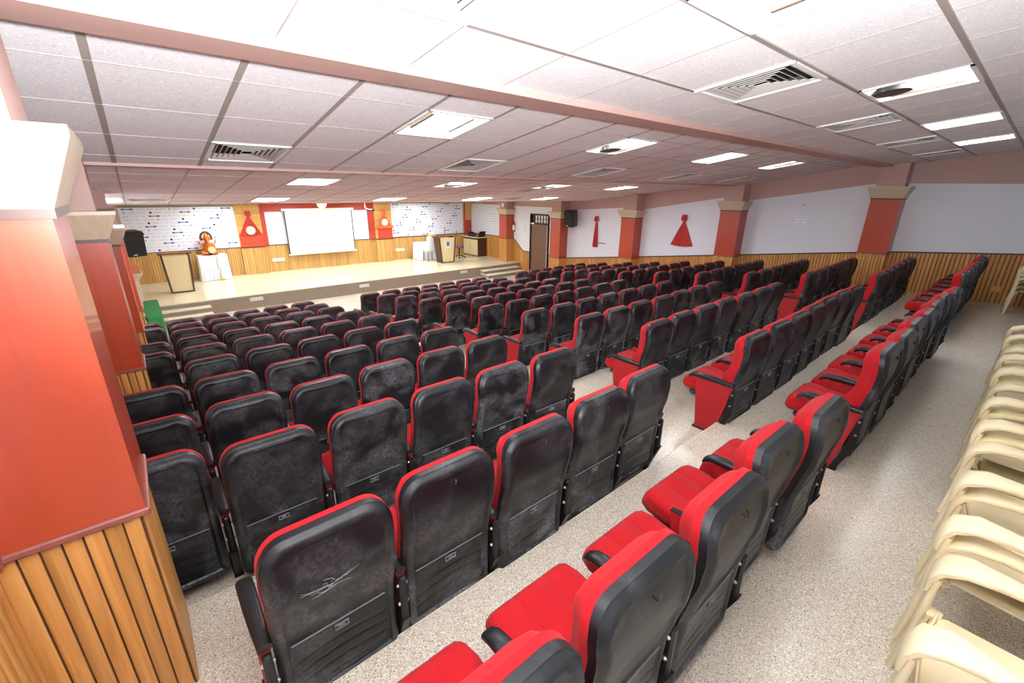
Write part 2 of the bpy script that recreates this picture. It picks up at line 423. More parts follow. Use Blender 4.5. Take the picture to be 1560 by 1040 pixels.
# pillars -------------------------------------------------------------
def pillar(x0, x1, y0, y1, zc, zw, zbot, side, label, top=4.5):
    """side=+1: stands on the left wall and faces +x; -1: right wall"""
    b = MB(); b.box(x0, x1, y0, y1, zbot, top)
    o = struct(b.build('pillar', M['pink'], smooth=0), label)
    e = .022
    fx0, fx1 = (x0, x1+e) if side > 0 else (x0-e, x1)
    # red laminate shaft
    b = MB(); b.box(fx0, fx1, y0-e, y1+e, zw+.03, zc-.03); b.build('red_shaft', M['laminate'], o, smooth=0)
    b = MB(); q = .012
    b.box(fx0-(0 if side > 0 else q), fx1+(q if side > 0 else 0), y0-e-q, y1+e+q, zc-.03, zc); b.build('dark_band', M['rail'], o, smooth=0)
    # flared capital
    b = MB(); ov = .10; h = .235
    def ring(z, g): return [(x0 if side > 0 else x0-e-g, y0-e-g, z), (x1+e+g if side > 0 else x1, y0-e-g, z), (x1+e+g if side > 0 else x1, y1+e+g, z), (x0 if side > 0 else x0-e-g, y1+e+g, z)]
    b.loft([ring(zc, .012), ring(zc+h-.03, ov), ring(zc+h, ov)]); b.build('capital', M['beige'], o, smooth=0)
    # boards round the foot, three faces
    b = boards_front(y0, -1, x0, x1, zbot, zw, .058); c = boards_front(y1, 1, x0, x1, zbot, zw, .058)
    d = boards_side(x1 if side > 0 else x0, side, y0-.022, y1+.022, lambda y: zbot, lambda y: zw, .058, .0045)
    for t in (c, d):
        off = len(b.v); b.v += t.v; b.f += [tuple(i+off for i in f) for f in t.f]; b.mi += t.mi
    b.build('wood_panelling', [M['pine'], M['groove']], o)
    b = MB(); q = .035
    b.box(x0 if side > 0 else x0-q, x1+q if side > 0 else x1, y0-q, y1+q, zw, zw+.03, bev=.006); b.build('rail', M['rail_red'], o, smooth=0)
    return o
names = ['nearest the rear wall', 'second from the rear', 'third from the rear', 'beside the brown door', 'at the stage edge']
for i, (y0, y1, zc, zw) in enumerate(PIL):
    zb = STG_Z if i == 4 else floor_at(y0+.3)-.12 if i < 3 else 0
    pillar(XF, XR, y0, y1, zc, zw, zb, -1, 'red and beige pillar on the right wall, '+names[i], 4.4 if i < 2 else 4.0)
for i, (y0, y1, zc, zw) in enumerate(PIL[:4]):
    y0 = 2.02 if i == 0 else y0; y1 = y0+.42
    zb = floor_at(y1)-.0 if i < 3 else 0
    pillar(XL, -.205, y0, y1, zc, zw+(.03 if i == 0 else 0), max(0, floor_at(y0+.3)-.14), 1, 'red and beige pillar on the left wall, '+names[i], 4.4 if i < 2 else 4.0)

# ------------------------------------------------------------------ ceiling bays, fixtures
def cplane(y0, z0, m): return lambda y: z0 + m*(y-y0)
FIX = {}       # (bay, kx, iy) -> kind
P63 = .63
BAYS = [ # y-lines, plane, slope
    ([-.80, -.72, -.09, .54, 1.17, 1.80, 2.32], 2.3, 4.03, -.12),
    ([2.60, 3.20, 3.87, 4.54, 5.21, 5.50], 2.6, 4.10, -.165),
    ([5.75, 6.15, 6.85, 7.55, 8.25, 8.95, 9.65, 10.35, 11.0], 5.6, 3.70, -.111),
    ([11.0, 11.6, 12.25, 12.9, 13.55, 14.2, 14.85, 15.5, 16.15, 16.8, 17.45, 18.1, 18.43], 11.0, 3.10, -.028)]
for kx in (3, 7, 11, 15): FIX[0, kx, 3] = 'L'; FIX[1, kx, 1] = 'L'; FIX[2, kx, 2] = 'L'; FIX[2, kx, 6] = 'L'
for kx in (3, 7, 11, 15): FIX[3, kx, 5] = 'L'; FIX[3, kx, 9] = 'L'  # two extra panel rows, added over the stage to brighten it
for kx in (1, 5, 9, 13, 17): FIX[0, kx, 4] = 'V'; FIX[1, kx, 3] = 'V'
FIX[2, 13, 6] = 'V'; FIX[2, 11, 3] = 'V'; FIX[2, -1, 6] = 'L'; FIX[2, 0, 6] = 'V'
FIX[1, 4, 3] = 'V2' 
del FIX[1, 4, 3]
xl = [XL] + [P63*k for k in range(0, 21)] + [XR]
for bi, (yl, y0, z0, m) in enumerate(BAYS):
    zz = cplane(y0, z0, m)
    b = MB()
    for i in range(len(xl)-1):
        for j in range(len(yl)-1):
            if (bi, i-1, j) in FIX: continue
            b.add([(xl[i], yl[j], zz(yl[j])), (xl[i+1], yl[j], zz(yl[j])), (xl[i+1], yl[j+1], zz(yl[j+1])), (xl[i], yl[j+1], zz(yl[j+1]))], [(0,1,2,3)])
    # back sheet above so the void over the fixtures stays dark
    b.add([(XL, yl[0], zz(yl[0])+.3), (XR, yl[0], zz(yl[0])+.3), (XR, yl[-1], zz(yl[-1])+.3), (XL, yl[-1], zz(yl[-1])+.3)], [(0,1,2,3)])
    b.cur = 1
    w = (.004, .018, .010, .010)[bi]; h = .003; ww = (.016, .004, .004, .004)[bi]
    for x in xl[1:-1]:
        a, c = yl[0], yl[-1]
        b.hexa([(x-w, a, zz(a)-h), (x-w, a, zz(a)), (x-w, c, zz(c)-h), (x-w, c, zz(c)), (x+w, a, zz(a)-h), (x+w, a, zz(a)), (x+w, c, zz(c)-h), (x+w, c, zz(c))])
    for y in yl[1:-1]:
        b.box(XL, XR, y-ww, y+ww, zz(y)-.003-ww*.16, zz(y)+.004)
    struct(b.build('ceiling', [M['tile'] if bi < 3 else M['cream'], M['tbar']], smooth=0), 'sloping suspended tile ceiling bay')
b = MB(); b.box(XL, XR, 2.32, 2.60, 3.985, 4.5); struct(b.build('ceiling_beam', M['pink'], smooth=0), 'pink beam across the ceiling')
b = MB(); b.box(XL, XR, 5.50, 5.75, 3.595, 4.3); struct(b.build('ceiling_beam', M['pink'], smooth=0), 'pink beam across the ceiling')
b = MB(); b.box(XL-.2, XR+.2, YR-.2, YB+.2, 4.62, 4.7); struct(b.build('ceiling_slab', M['dark'], smooth=0), 'slab above the suspended ceiling')

def make_vent(lx, ly):
    r = empty('ceiling_vent', (0,0,0), 'x', 'vent', 'square ceiling air vents')
    b = MB(); X, Y = lx/2, ly/2
    for (a, c, d, e) in ((-X, X, -Y, -Y+.03), (-X, X, Y-.03, Y), (-X, -X+.03, -Y, Y), (X-.03, X, -Y, Y)): b.box(a, c, d, e, -.012, .015)
    b.build('frame', M['frame'], r, smooth=0)
    b = MB()
    for k in range(6):
        o0 = .045 + k*.041; o1 = o0+.017
        a0, a1, c0, c1 = X-o0, X-o1, Y-o0, Y-o1
        t = .004
        ro = [(-a0, -c0, -.004), (a0, -c0, -.004), (a0, c0, -.004), (-a0, c0, -.004)]
        ri = [(-a1, -c1, .005), (a1, -c1, .005), (a1, c1, .005), (-a1, c1, .005)]
        ri2 = [(x, y, z+t) for x, y, z in ri]; ro2 = [(x, y, z+t) for x, y, z in ro]
        b.loft([ro, ri, ri2, ro2, ro], cap=False)
    b.build('louvres', M['louvre'], r, smooth=0)
    b = MB(); b.box(-X+.03, X-.03, -Y+.03, Y-.03, .06, .065); b.build('duct_backing', M['dark'], r, smooth=0)
    return r
def make_light(kind, lx, ly, lm='lamp'):
    r = empty('ceiling_light', (0,0,0), 'x', 'light', 'recessed ceiling light panels')
    X, Y = lx/2, ly/2
    b = MB()
    for (a, c, d, e) in ((-X, X, -Y, -Y+.025), (-X, X, Y-.025, Y), (-X, -X+.025, -Y, Y), (X-.025, X, -Y, Y)): b.box(a, c, d, e, -.010, .012)
    b.build('frame', M['frame'], r, smooth=0)
    if kind == 'full':
        b = MB(); b.box(-X+.025, X-.025, -Y+.025, Y-.025, -.004, .004); b.build('lit_diffuser', M[lm], r, smooth=0)
        return r
    # open tray with lamps
    b = MB(); d = .09; i = .025; q = .11
    o = [(-X+i, -Y+i, .0), (X-i, -Y+i, .0), (X-i, Y-i, .0), (-X+i, Y-i, .0)]
    n = [(-X+q, -Y+q, d), (X-q, -Y+q, d), (X-q, Y-q, d), (-X+q, Y-q, d)]
    b.loft([o, n, [(x, y, z+.01) for x, y, z in n]], cap=False); b.add(n, [(0,1,2,3)]); b.build('reflector_tray', M['frame'], r, smooth=0)
    b = MB()
    if kind == 'open':
        b.box(-X+.13, X-.13, -Y+.09, Y-.09, .030, .045); b.build('lit_diffuser', M[lm], r, smooth=0)
        for s in (-1, 1):
            b = MB(); b.box(s*(X-.115)-.014, s*(X-.115)+.014, -Y+.13, Y-.13, .012, .05, bev=.004); b.build('lamp_holder', M['holder'], r)
    else:
        b.box(-X+.09, X-.09, -Y+.07, Y-.24, .030, .045); b.build('lit_diffuser', M[lm], r, smooth=0)
        b = MB(); b.cyl((X*.15, Y-.13, .0), (X*.15, Y-.13, .06), .13, .09, 20); b.build('dead_lamp', M['black'], r)
        for s in (-1, 1):
            b = MB(); b.box(s*(X-.075)-.008, s*(X-.075)+.008, -Y+.1, Y-.1, .005, .03); b.build('lamp_holder', M['holder'], r, smooth=0)
    return r
ORD = ['first', 'second', 'third', 'fourth', 'fifth', 'sixth', 'seventh', 'eighth', 'ninth', 'tenth', 'eleventh']
kinds = {(0,3): 'open', (0,7): 'half', (0,11): 'full', (0,15): 'full', (1,3): 'open', (1,7): 'half', (1,11): 'full', (1,15): 'open',
         (2,3,2): 'full', (2,7,2): 'half', (2,11,2): 'half', (2,15,2): 'full', (2,3,6): 'full', (2,7,6): 'full', (2,11,6): 'full', (2,15,6): 'full', (2,-1,6): 'full', (3,3): 'full', (3,7): 'full', (3,11): 'full', (3,15): 'full'}
rowname = {(0,3): 'rear row of panels', (1,1): 'row beyond first beam', (2,2): 'row beyond the second beam', (2,6): 'front row nearest the stage', (3,5): 'row added to brighten the stage edge', (3,9): 'row added to brighten the stage back',
           (0,4): 'rear row of vents', (1,3): 'vent row before the second beam', (2,3): 'middle of the front ceiling bay', (2,6,'v'): 'front ceiling bay'}
looks = {'full': 'evenly lit ceiling panel', 'open': 'open light tray, brown lamp holders', 'half': 'ceiling light with one dead black lamp'}
protos = {}
for (bi, kx, j), t in sorted(FIX.items()):
    yl, y0, z0, m = BAYS[bi]; zz = cplane(y0, z0, m)
    x0 = P63*kx if kx >= 0 else XL; x1 = P63*(kx+1)
    ya, yb = yl[j], yl[j+1]
    lx, ly = round(x1-x0-.02, 3), round((yb-ya)/math.cos(math.atan(m))-.015, 3)
    if t == 'V': key = ('V', lx, ly)
    else:
        kd = kinds.get((bi, kx, j)) or kinds.get((bi, kx)); key = (kd, lx, ly, 'lamp_dim' if bi == 0 or (bi == 1 and kx > 9) else 'lamp')
    if key not in protos: o = protos[key] = make_vent(lx, ly) if t == 'V' else make_light(kd, lx, ly, key[3])
    else: o = copy_tree(protos[key])
    yc = (ya+yb)/2
    o.location = ((x0+x1)/2, yc, zz(yc)-.004); o.rotation_euler = (math.atan(m), 0, 0)
    cnt = sorted(k[1] for k in FIX if k[0] == bi and k[2] == j and FIX[k] == t)
    if t == 'V': o['label'] = 'square slatted air vent, %s, %s from left' % (rowname.get((bi, j), 'front ceiling bay'), ORD[cnt.index(kx)])
    else: o['label'] = '%s, %s from left, %s' % (looks[kd], ORD[cnt.index(kx)], rowname[bi, j])

# ------------------------------------------------------------------ auditorium chair
def yprof(z):     # rear surface of the back, side view
    P = [(.10, .046), (.30, .044), (.48, .036), (.60, .012), (.72, -.014), (.82, -.022), (.90, -.013), (.98, .006)]
    for (a, ya), (c, yc) in zip(P, P[1:]):
        if z <= c:
            t = max(0, (z-a)/(c-a)); t = t*t*(3-2*t)*.5 + t*.5
            return ya + (yc-ya)*t
    return P[-1][1]
def hw(z, z0, z1, W, rt_, rb):
    w = W
    if z > z1-rt_:
        d = z-(z1-rt_); w = W - rt_ + math.sqrt(max(0, rt_*rt_-d*d))
    elif z < z0+rb:
        d = (z0+rb)-z; w = W - rb + math.sqrt(max(0, rb*rb-d*d))
    return w
DK = [0, .003, .008, .015, .024, .040, .046, .051, .056]
def slab(b, z0, z1, W, rt_, rb, front, rear, nz=16, nx=6, dk=DK):
    """rounded panel: front(t, z, d) and rear(...) give the y of the two skins, d = distance to the edge"""
    e = dk[-1]; a, c = z0+e, z1-e
    zs = [z0+d for d in dk] + [a+(c-a)*i/nz for i in range(1, nz)] + [z1-d for d in dk[::-1]]
    R = []; Fv = []
    for z in zs:
        w = hw(z, z0, z1, W, rt_, rb); k = min(1, (w*.9)/e)
        xs = [-(w-d*k) for d in dk] + [(w-e*k)*(2*i/nx-1) for i in range(1, nx)] + [w-d*k for d in dk[::-1]]
        rr = []; ff = []
        for x in xs:
            # distance to the rounded outline
            d = min(w-abs(x), z1-z, z-z0)
            if z > z1-rt_ and abs(x) > W-rt_: d = rt_-math.hypot(abs(x)-(W-rt_), z-(z1-rt_))
            elif z < z0+rb and abs(x) > W-rb: d = rb-math.hypot(abs(x)-(W-rb), z-(z0+rb))
            d = max(0, d); t = x/W
            rr.append((x, rear(t, z, d), z)); ff.append((x, front(t, z, d), z))
        R.append(rr); Fv.append(ff)
    n = len(R[0]); nx = n-1; nz = len(zs)-1
    V = [p for r in R for p in r] + [p for r in Fv for p in r]; F = []; o = (nz+1)*n
    for j in range(nz):
        for i in range(nx):
            a = j*n+i; F.append((a, a+1, a+n+1, a+n)); F.append((o+a+n, o+a+n+1, o+a+1, o+a))
    for j in range(nz):
        F.append((j*n, (j+1)*n, o+(j+1)*n, o+j*n)); a = j*n+nx; F.append((a+n, a, o+a, o+a+n))
    for i in range(nx):
        F.append((i+1, i, o+i, o+i+1)); a = nz*n+i; F.append((a, a+1, o+a+1, o+a))
    b.add(V, F)
def ss(d, w): t = max(0, min(1, d/w)); return t*t*(3-2*t)
ZT, ZB, HW = .980, .105, .252
CH = {}
def chair_meshes():
    b = MB()
    def rear(t, z, d): return yprof(z) + .024*(1-ss(d, .024))**1.3 + .013*ss(d-.041, .008)
    slab(b, ZB, ZT, HW, .105, .04, lambda t, z, d: yprof(z)+.064, rear, 26, 8)
    CH['back_shell'] = b.mesh('back_shell', M['shell'], 50)
    b = MB()
    slab(b, .42, ZT+.001, HW+.002, .108, .06, lambda t, z, d: yprof(z)+.085+.07*ss(d, .055)+.02*ss(.66-z, .1)*ss(d, .05), lambda t, z, d: yprof(z)+.055, 18, 6)
    CH['backrest'] = b.mesh('backrest', M['fabric'], 60)
    # lower cover plate with grooves
    b = MB()
    slab(b, .15, .46, .197, .012, .03, lambda t, z, d: yprof(z)+.02, lambda t, z, d: yprof(z)+.0085+.004*(1-ss(d, .01)) + (.004 if abs((z-.16+.02*t*t) % .06-.03) < .005 and z < .4 else 0), 44, 8, [0, .004, .01, .02])
    CH['lower_cover'] = b.mesh('lower_cover', M['shell'], 50)
    b = MB()
    for i in range(12):
        x0, x1 = -.195+i*.0325, -.195+(i+1)*.0325; b.box(x0, x1, yprof(.462)+.003, yprof(.462)+.008, .460, .4645)
    CH['seam_strip'] = b.mesh('seam_strip', M['seam'], 0)
    b = MB(); y = yprof(.42)+.0055
    for (x0, x1, z0, z1) in ((-.03, .03, .412, .416), (-.03, .03, .436, .440), (-.03, -.026, .412, .44), (.026, .03, .412, .44)): b.box(x0, x1, y-.004, y+.003, z0, z1)
    b.box(-.012, .012, y-.006, y+.003, .418, .432)
    CH['number_slot'] = b.mesh('number_slot', M['seam'], 0)
    b = MB(); y = yprof(.905)+.006
    b.sweep([(-.016, y, .912), (-.012, y-.012, .902), (0, y-.016, .897), (.012, y-.012, .902), (.016, y, .912)], (.003, .003), side=(0,0,1), n=6)
    CH['bag_hook'] = b.mesh('bag_hook', M['blackm'], 60)
    # seat cushion (folded down)
    b = MB(); rings = []
    prof = [(.10, .455, .30), (.16, .470, .315), (.26, .452, .325), (.36, .452, .33), (.46, .468, .335), (.525, .466, .335), (.555, .445, .345), (.562, .405, .365)]
    for (y, zt, zb) in prof:
        w = .236 if y < .5 else .236-(y-.5)*.35
        r = []
        for (x, k) in ((-w, .35), (-w, .75), (-w+.02, .96), (-w*.72, 1), (-.088, 1.0), (-.083, .97), (-.078, 1.0), (0, 1.01), (.078, 1.0), (.083, .97), (.088, 1.0), (w*.72, 1), (w-.02, .96), (w, .75), (w, .35), (w-.02, .04), (0, 0), (-w+.02, .04)):
            r.append((x, y, zb+(zt-zb)*k))
        rings.append(r)
    b.loft(rings)
    b.cur = 0
    CH['seat_cushion'] = b.mesh('seat_cushion', M['fabric'], 70)
    b = MB(); b.box(-.20, .20, .12, .50, .275, .325, bev=.02); CH['seat_pan'] = b.mesh('seat_pan', M['black'], 50)
    b = MB(); b.box(-.21, .21, .115, .15, .285, .315); b.box(-.02, .02, .10, .2, .10, .29)
    CH['seat_bracket'] = b.mesh('seat_bracket', M['blackm'], 0)
    for nm, s in (('r', 1), ('l', -1)):
        X = s*.28
        b = MB()
        path = [(X, .045, .528), (X, .14, .532), (X, .26, .536), (X, .36, .538), (X, .42, .532), (X, .455, .512), (X, .468, .490)]
        b.sweep(path, [(.026, .020), (.031, .021), (.034, .022), (.035, .022), (.034, .020), (.030, .015), (.022, .008)], side=(1,0,0), n=14, pw=3.2)
        b.sweep([(X, .17, .552), (X, .22, .5575), (X, .30, .560), (X, .35, .556)], [(.012, .004), (.017, .005), (.017, .005), (.010, .003)], side=(1,0,0), n=8)
        CH['armrest_'+nm] = b.mesh('armrest', M['black'], 60)
        b = MB()
        b.hexa([(X-.018, .15, .012), (X-.018, .045, .512), (X-.018, .335, .012), (X-.018, .395, .512), (X+.018, .15, .012), (X+.018, .045, .512), (X+.018, .335, .012), (X+.018, .395, .512)])
        CH['side_panel_'+nm] = b.mesh('side_panel', M['red_panel'], 0)
        b = MB(); b.box(X-.018, X+.018, -.005+.03, .085, .24, .50, bev=.01)
        b.box(X-.026, X+.026, .10, .36, 0, .013)
        b.hexa([(X-.02, .11, .013), (X-.02, .015, .26), (X-.02, .15, .013), (X-.02, .075, .26), (X+.02, .11, .013), (X+.02, .015, .26), (X+.02, .15, .013), (X+.02, .075, .26)])
        CH['stand_'+nm] = b.mesh('stand', M['blackm'], 30)
        for q, z in (('1', .34), ('2', .45)):
            b = MB(); b.loft([[(X+dx, .045+r*math.cos(2*PI*i/10), z+r*math.sin(2*PI*i/10)) for i in range(10)] for dx, r in ((-.027, .006), (-.019, .010), (.019, .010), (.027, .006))])
            CH['bolt'+q+'_'+nm] = b.mesh('bolt', M['chrome'], 40)
    # arm frame with its pad missing
    X = .28; b = MB(); b.box(X-.016, X+.016, .06, .40, .508, .518); b.box(X-.02, X+.02, .05, .06, .508, .53)
    CH['armrest_bracket'] = b.mesh('armrest_bracket', M['blackm'], 0)
chair_meshes()
BODY = ['back_shell', 'backrest', 'lower_cover', 'seam_strip', 'number_slot', 'bag_hook', 'seat_cushion', 'seat_pan', 'seat_bracket']
def place_chair(x, y, z, rz, left, right, label, nopad=False, far=False):
    r = empty('auditorium_chair', (x, y, z), label, 'chair', 'auditorium chairs in rows', rz)
    parts = list(BODY)
    if far: parts = [p for p in parts if p not in ('number_slot', 'bag_hook', 'seat_bracket')]
    for p in parts:
        o = bpy.data.objects.new(p, CH[p]); COL.objects.link(o); o.parent = r
    for s, on in (('l', left), ('r', right)):
        if not on: continue
        for p in ('armrest', 'side_panel', 'stand') + (() if far else ('bolt1', 'bolt2')):
            key = p+'_'+s; nm = p.rstrip('12')
            if nopad and p == 'armrest' and s == 'r': key = nm = 'armrest_bracket'
            o = bpy.data.objects.new(nm, CH[key]); COL.objects.link(o); o.parent = r
    return r
def scratches(par):
    b = MB(); rn = random.Random(5)
    for k in range(16):
        a = rn.uniform(-.5, PI+.5); l = rn.uniform(.03, .12); x0, z0 = -.02+rn.uniform(-.02, .02), .70+rn.uniform(-.015, .015)
        P = []
        for j in range(5):
            t = j/4; x = x0+l*t*math.cos(a)+.01*math.sin(3*t+k); z = z0+l*t*math.sin(a)*.45+.006*math.sin(4*t+k)
            P.append((x, yprof(z)+.0125, z))
        b.sweep(P, [(.0004, .0006)]+[(.0011, .0009)]*3+[(.0004, .0006)], side=(0,0,1), n=5)
    b.build('scratches', M['scratch'], par)
CT = {
'A':[(-0.151,0.469),(0.409,0.469),(0.969,0.469),(1.532,0.448),(2.097,0.500),(2.650,0.445),(4.098,0.450),(4.657,0.437),(5.215,0.458),(5.771,0.443),(6.335,0.459),(6.895,0.453),(7.456,0.417),(9.227,0.505),(9.791,0.496),(10.354,0.494),(10.915,0.482),(11.471,0.493),(12.031,0.493)],
'B':[(-0.220,1.473),(0.338,1.445),(0.890,1.458),(1.450,1.440),(2.025,1.466),(2.583,1.495),(4.128,1.370),(4.696,1.370),(5.252,1.372),(5.818,1.390),(6.369,1.410),(6.932,1.413),(7.494,1.395),(9.179,1.447),(9.738,1.446),(10.295,1.462),(10.853,1.467),(11.412,1.478),(11.971,1.490)],
'C':[(-0.207,2.60),(0.350,2.485),(0.924,2.480),(1.490,2.472),(2.042,2.461),(2.607,2.435),(4.208,2.398),(4.761,2.417),(5.321,2.416),(5.874,2.425),(6.445,2.403),(7.003,2.404),(7.559,2.412),(9.234,2.433),(9.797,2.428),(10.355,2.436),(10.912,2.443),(11.469,2.459),(12.025,2.465)],
'D':[(-0.193,3.421),(0.371,3.434),(0.926,3.404),(1.490,3.430),(2.047,3.421),(2.607,3.421),(4.224,3.363),(4.782,3.361),(5.334,3.371),(5.896,3.351),(6.453,3.380),(7.011,3.387),(7.573,3.384),(9.225,3.415),(9.791,3.404),(10.354,3.396),(10.912,3.401),(11.471,3.404),(12.034,3.394)],
'E':[(-0.181,4.401),(0.372,4.398),(0.940,4.401),(1.500,4.401),(2.064,4.404),(2.619,4.395),(4.195,4.345),(4.760,4.335),(5.322,4.336),(5.876,4.349),(6.440,4.341),(7.001,4.336),(7.568,4.320),(9.213,4.400),(9.780,4.391),(10.336,4.400),(10.898,4.392),(11.464,4.382),(12.024,4.385)],
'F':[(-0.188,5.42),(0.367,5.415),(0.936,5.412),(1.490,5.415),(2.055,5.412),(2.611,5.415),(4.187,5.373),(4.748,5.365),(5.306,5.368),(5.878,5.353),(6.437,5.358),(6.995,5.366),(7.555,5.362),(9.236,5.398),(9.799,5.387),(10.359,5.391),(10.921,5.386),(11.482,5.385),(12.039,5.389)],
'G':[(-0.175,6.411),(0.385,6.412),(0.946,6.410),(1.504,6.411),(2.064,6.411),(2.627,6.411),(4.199,6.382),(4.756,6.387),(5.318,6.386),(5.878,6.385),(6.432,6.390),(7.003,6.375),(7.558,6.385),(9.242,6.395),(9.808,6.387),(10.366,6.390),(10.925,6.394),(11.488,6.386),(12.048,6.387)],
'H':[(-0.171,7.389),(0.391,7.391),(0.951,7.392),(1.509,7.389),(2.067,7.389),(2.623,7.390),(4.203,7.373),(4.759,7.376),(5.320,7.379),(5.879,7.378),(6.438,7.378),(6.996,7.383),(7.552,7.385),(9.243,7.370),(9.807,7.364),(10.364,7.370),(10.927,7.362),(11.487,7.362),(12.049,7.360)],
'I':[(-0.190,8.420),(0.368,8.415),(0.931,8.410),(1.493,8.411),(2.055,8.409),(2.611,8.411),(4.197,8.405),(4.754,8.407),(5.315,8.407),(5.875,8.406),(6.433,8.405),(6.993,8.407),(7.553,8.405),(9.262,8.359),(9.825,8.356),(10.383,8.360),(10.942,8.361),(11.506,8.353),(12.064,8.358)],
'J':[(-0.174,9.381),(0.394,9.383),(0.951,9.381),(1.500,9.385),(2.068,9.379),(2.625,9.383),(4.208,9.365),(4.768,9.365),(5.329,9.366),(5.890,9.364),(6.449,9.365),(7.005,9.371),(7.567,9.364),(9.245,9.362),(9.807,9.36),(10.367,9.362),(10.927,9.36),(11.487,9.361),(12.05,9.36)],
'K':[(-0.189,10.350),(0.375,10.353),(0.938,10.351),(1.490,10.352),(2.050,10.348),(2.612,10.347),(4.191,10.324),(4.756,10.322),(5.318,10.322),(5.875,10.322),(6.434,10.325),(6.994,10.327),(7.555,10.323),(9.24,10.33),(9.803,10.33),(10.363,10.332),(10.923,10.33),(11.483,10.331),(12.046,10.33)]}
BL = [('left block', 0, 5), ('middle block', 6, 12), ('right block', 13, 18)]
rws = 'ABCDEFGHIJK'
RN = ['back row', 'second row from the back', 'third row from the back', 'fourth row from the back', 'fifth row from the back', 'middle row',
      'fifth row from the front', 'fourth row from the front', 'third row from the front', 'second row from the front', 'front row']
for k, rw in enumerate(rws):
    for bn, lo, hi in BL:
        for c in range(lo, hi+1):
            if c == 0 and rw in 'ABFI': continue
            x, y = CT[rw][c]
            first = (c == lo) or (c == 1 and rw in 'ABFI')
            left = first and not (c == 0)
            i = c-lo
            if i == hi-lo: pos = 'last on the right'
            elif first: pos = 'first on the left'
            else: pos = ORD[i - (1 if lo == 0 and rw in 'ABFI' else 0)]+' from left'
            lab = 'red black-backed chair, %s, %s, %s' % (pos, bn, RN[k])
            npd = rw == 'A' and c == 3
            if npd: lab = 'red chair missing its right armrest pad, left block, back row'
            if rw == 'B' and c == 1: lab = 'red chair with white scratches across its black back, beside near left pillar'
            ch_ = place_chair(x, y, flz(k), random.uniform(-.008, .008), left, True, lab, npd, far=(k > 5 or (k > 3 and c > 5)))
            if rw == 'B' and c == 1: scratches(ch_)

# ------------------------------------------------------------------ moulded plastic armchairs stacked along the rear wall
def plastic_chair(label, m):
    r = empty('plastic_armchair', (0,0,0), label, 'chair', 'plastic armchairs along the rear wall')
    # seat: dished plate with rolled front edge
    b = MB(); nx, ny = 10, 10; V = []; F = []
    def seat(u, v, t): x = u*(.225-.02*v); return (x, -.21+.44*v, .415-.018*(1-u*u)*math.sin(PI*min(1, v*1.1))+.012*v-(.03*((v-.9)/.1)**2 if v > .9 else 0)-t)
    for t in (0, .012):
        for j in range(ny+1):
            for i in range(nx+1): V.append(seat(i/nx*2-1, j/ny, t))
    o = (nx+1)*(ny+1)
    for j in range(ny):
        for i in range(nx):
            a = j*(nx+1)+i; F += [(a, a+1, a+nx+2, a+nx+1), (o+a+nx+1, o+a+nx+2, o+a+1, o+a)]
    for i in range(nx): F += [(i+1, i, o+i, o+i+1), (ny*(nx+1)+i, ny*(nx+1)+i+1, o+ny*(nx+1)+i+1, o+ny*(nx+1)+i)]
    for j in range(ny): a = j*(nx+1); F += [(a, a+nx+1, o+a+nx+1, o+a), (a+nx+nx+1, a+nx, o+a+nx, o+a+nx+nx+1)]
    b.add(V, F)
    b.sweep([(-.22, .215, .40), (0, .235, .392), (.22, .215, .40)], (.006, .030), side=(0,1,0), n=8)
    b.build('seat', m, r, smooth=60)
    # backrest: top band, slats, curved
    b = MB()
    def bk(x, z): return (x, -.215-.16*((z-.40)/.42)-.05*(1-(x/.22)**2), z)
    b.sweep([bk(-.215, .79), bk(-.12, .825), bk(0, .835), bk(.12, .825), bk(.215, .79)], (.010, .045), side=(0,1,0), n=10)
    for x in (-.14, -.085, -.03, .03, .085, .14):
        b.sweep([bk(x*1.0, .42), bk(x*1.05, .55), bk(x*1.08, .68), bk(x*1.1, .80)], (.019, .005), n=8)
    b.sweep([bk(-.21, .46), bk(-.1, .455), bk(0, .455), bk(.1, .455), bk(.21, .46)], (.008, .028), side=(0,1,0), n=8)
    b.build('backrest', m, r, smooth=60)
    for s in (-1, 1):
        # front leg flaring into the arm's rounded paddle
        b = MB()
        b.sweep([(s*.285, .285, 0), (s*.278, .272, .12), (s*.266, .262, .26), (s*.257, .258, .40), (s*.252, .256, .52), (s*.248, .250, .60)],
                [(.036, .014), (.041, .015), (.047, .016), (.054, .017), (.062, .017), (.070, .016)], n=12)
        b.sweep([(s*.240, .250, .30), (s*.225, .235, .41), (s*.22, .2, .412)], [(.02, .012), (.03, .012), (.02, .01)], n=8)
        b.build('leg', m, r, smooth=60)
        b = MB()
        b.sweep([(s*.250, .272, .520), (s*.246, .268, .590), (s*.242, .245, .640), (s*.240, .185, .668), (s*.243, .10, .668), (s*.252, .0, .660), (s*.250, -.12, .658), (s*.228, -.25, .665), (s*.212, -.31, .668)],
                [(.060, .010), (.076, .016), (.082, .020), (.070, .022), (.046, .022), (.032, .021), (.029, .020), (.027, .016), (.02, .012)], n=12)
        b.build('armrest', m, r, smooth=60)
        b = MB()
        b.sweep([(s*.262, -.33, 0), (s*.25, -.295, .14), (s*.235, -.255, .30), (s*.222, -.225, .42), (s*.215, -.27, .56), (s*.213, -.33, .70), (s*.212, -.37, .80)],
                [(.022, .016), (.026, .018), (.030, .020), (.030, .020), (.026, .014), (.024, .012), (.018, .010)], n=12)
        b.build('leg', m, r, smooth=60)
    return r
PCA = plastic_chair('x', M['plastic']); PCB = plastic_chair('x', M['plastic2'])
stacks = [(1.97, 1), (2.65, 2), (3.30, 1), (3.95, 2), (4.60, 1), (5.25, 2), (5.92, 1), (6.60, 2), (12.15, 3)]
used = set()
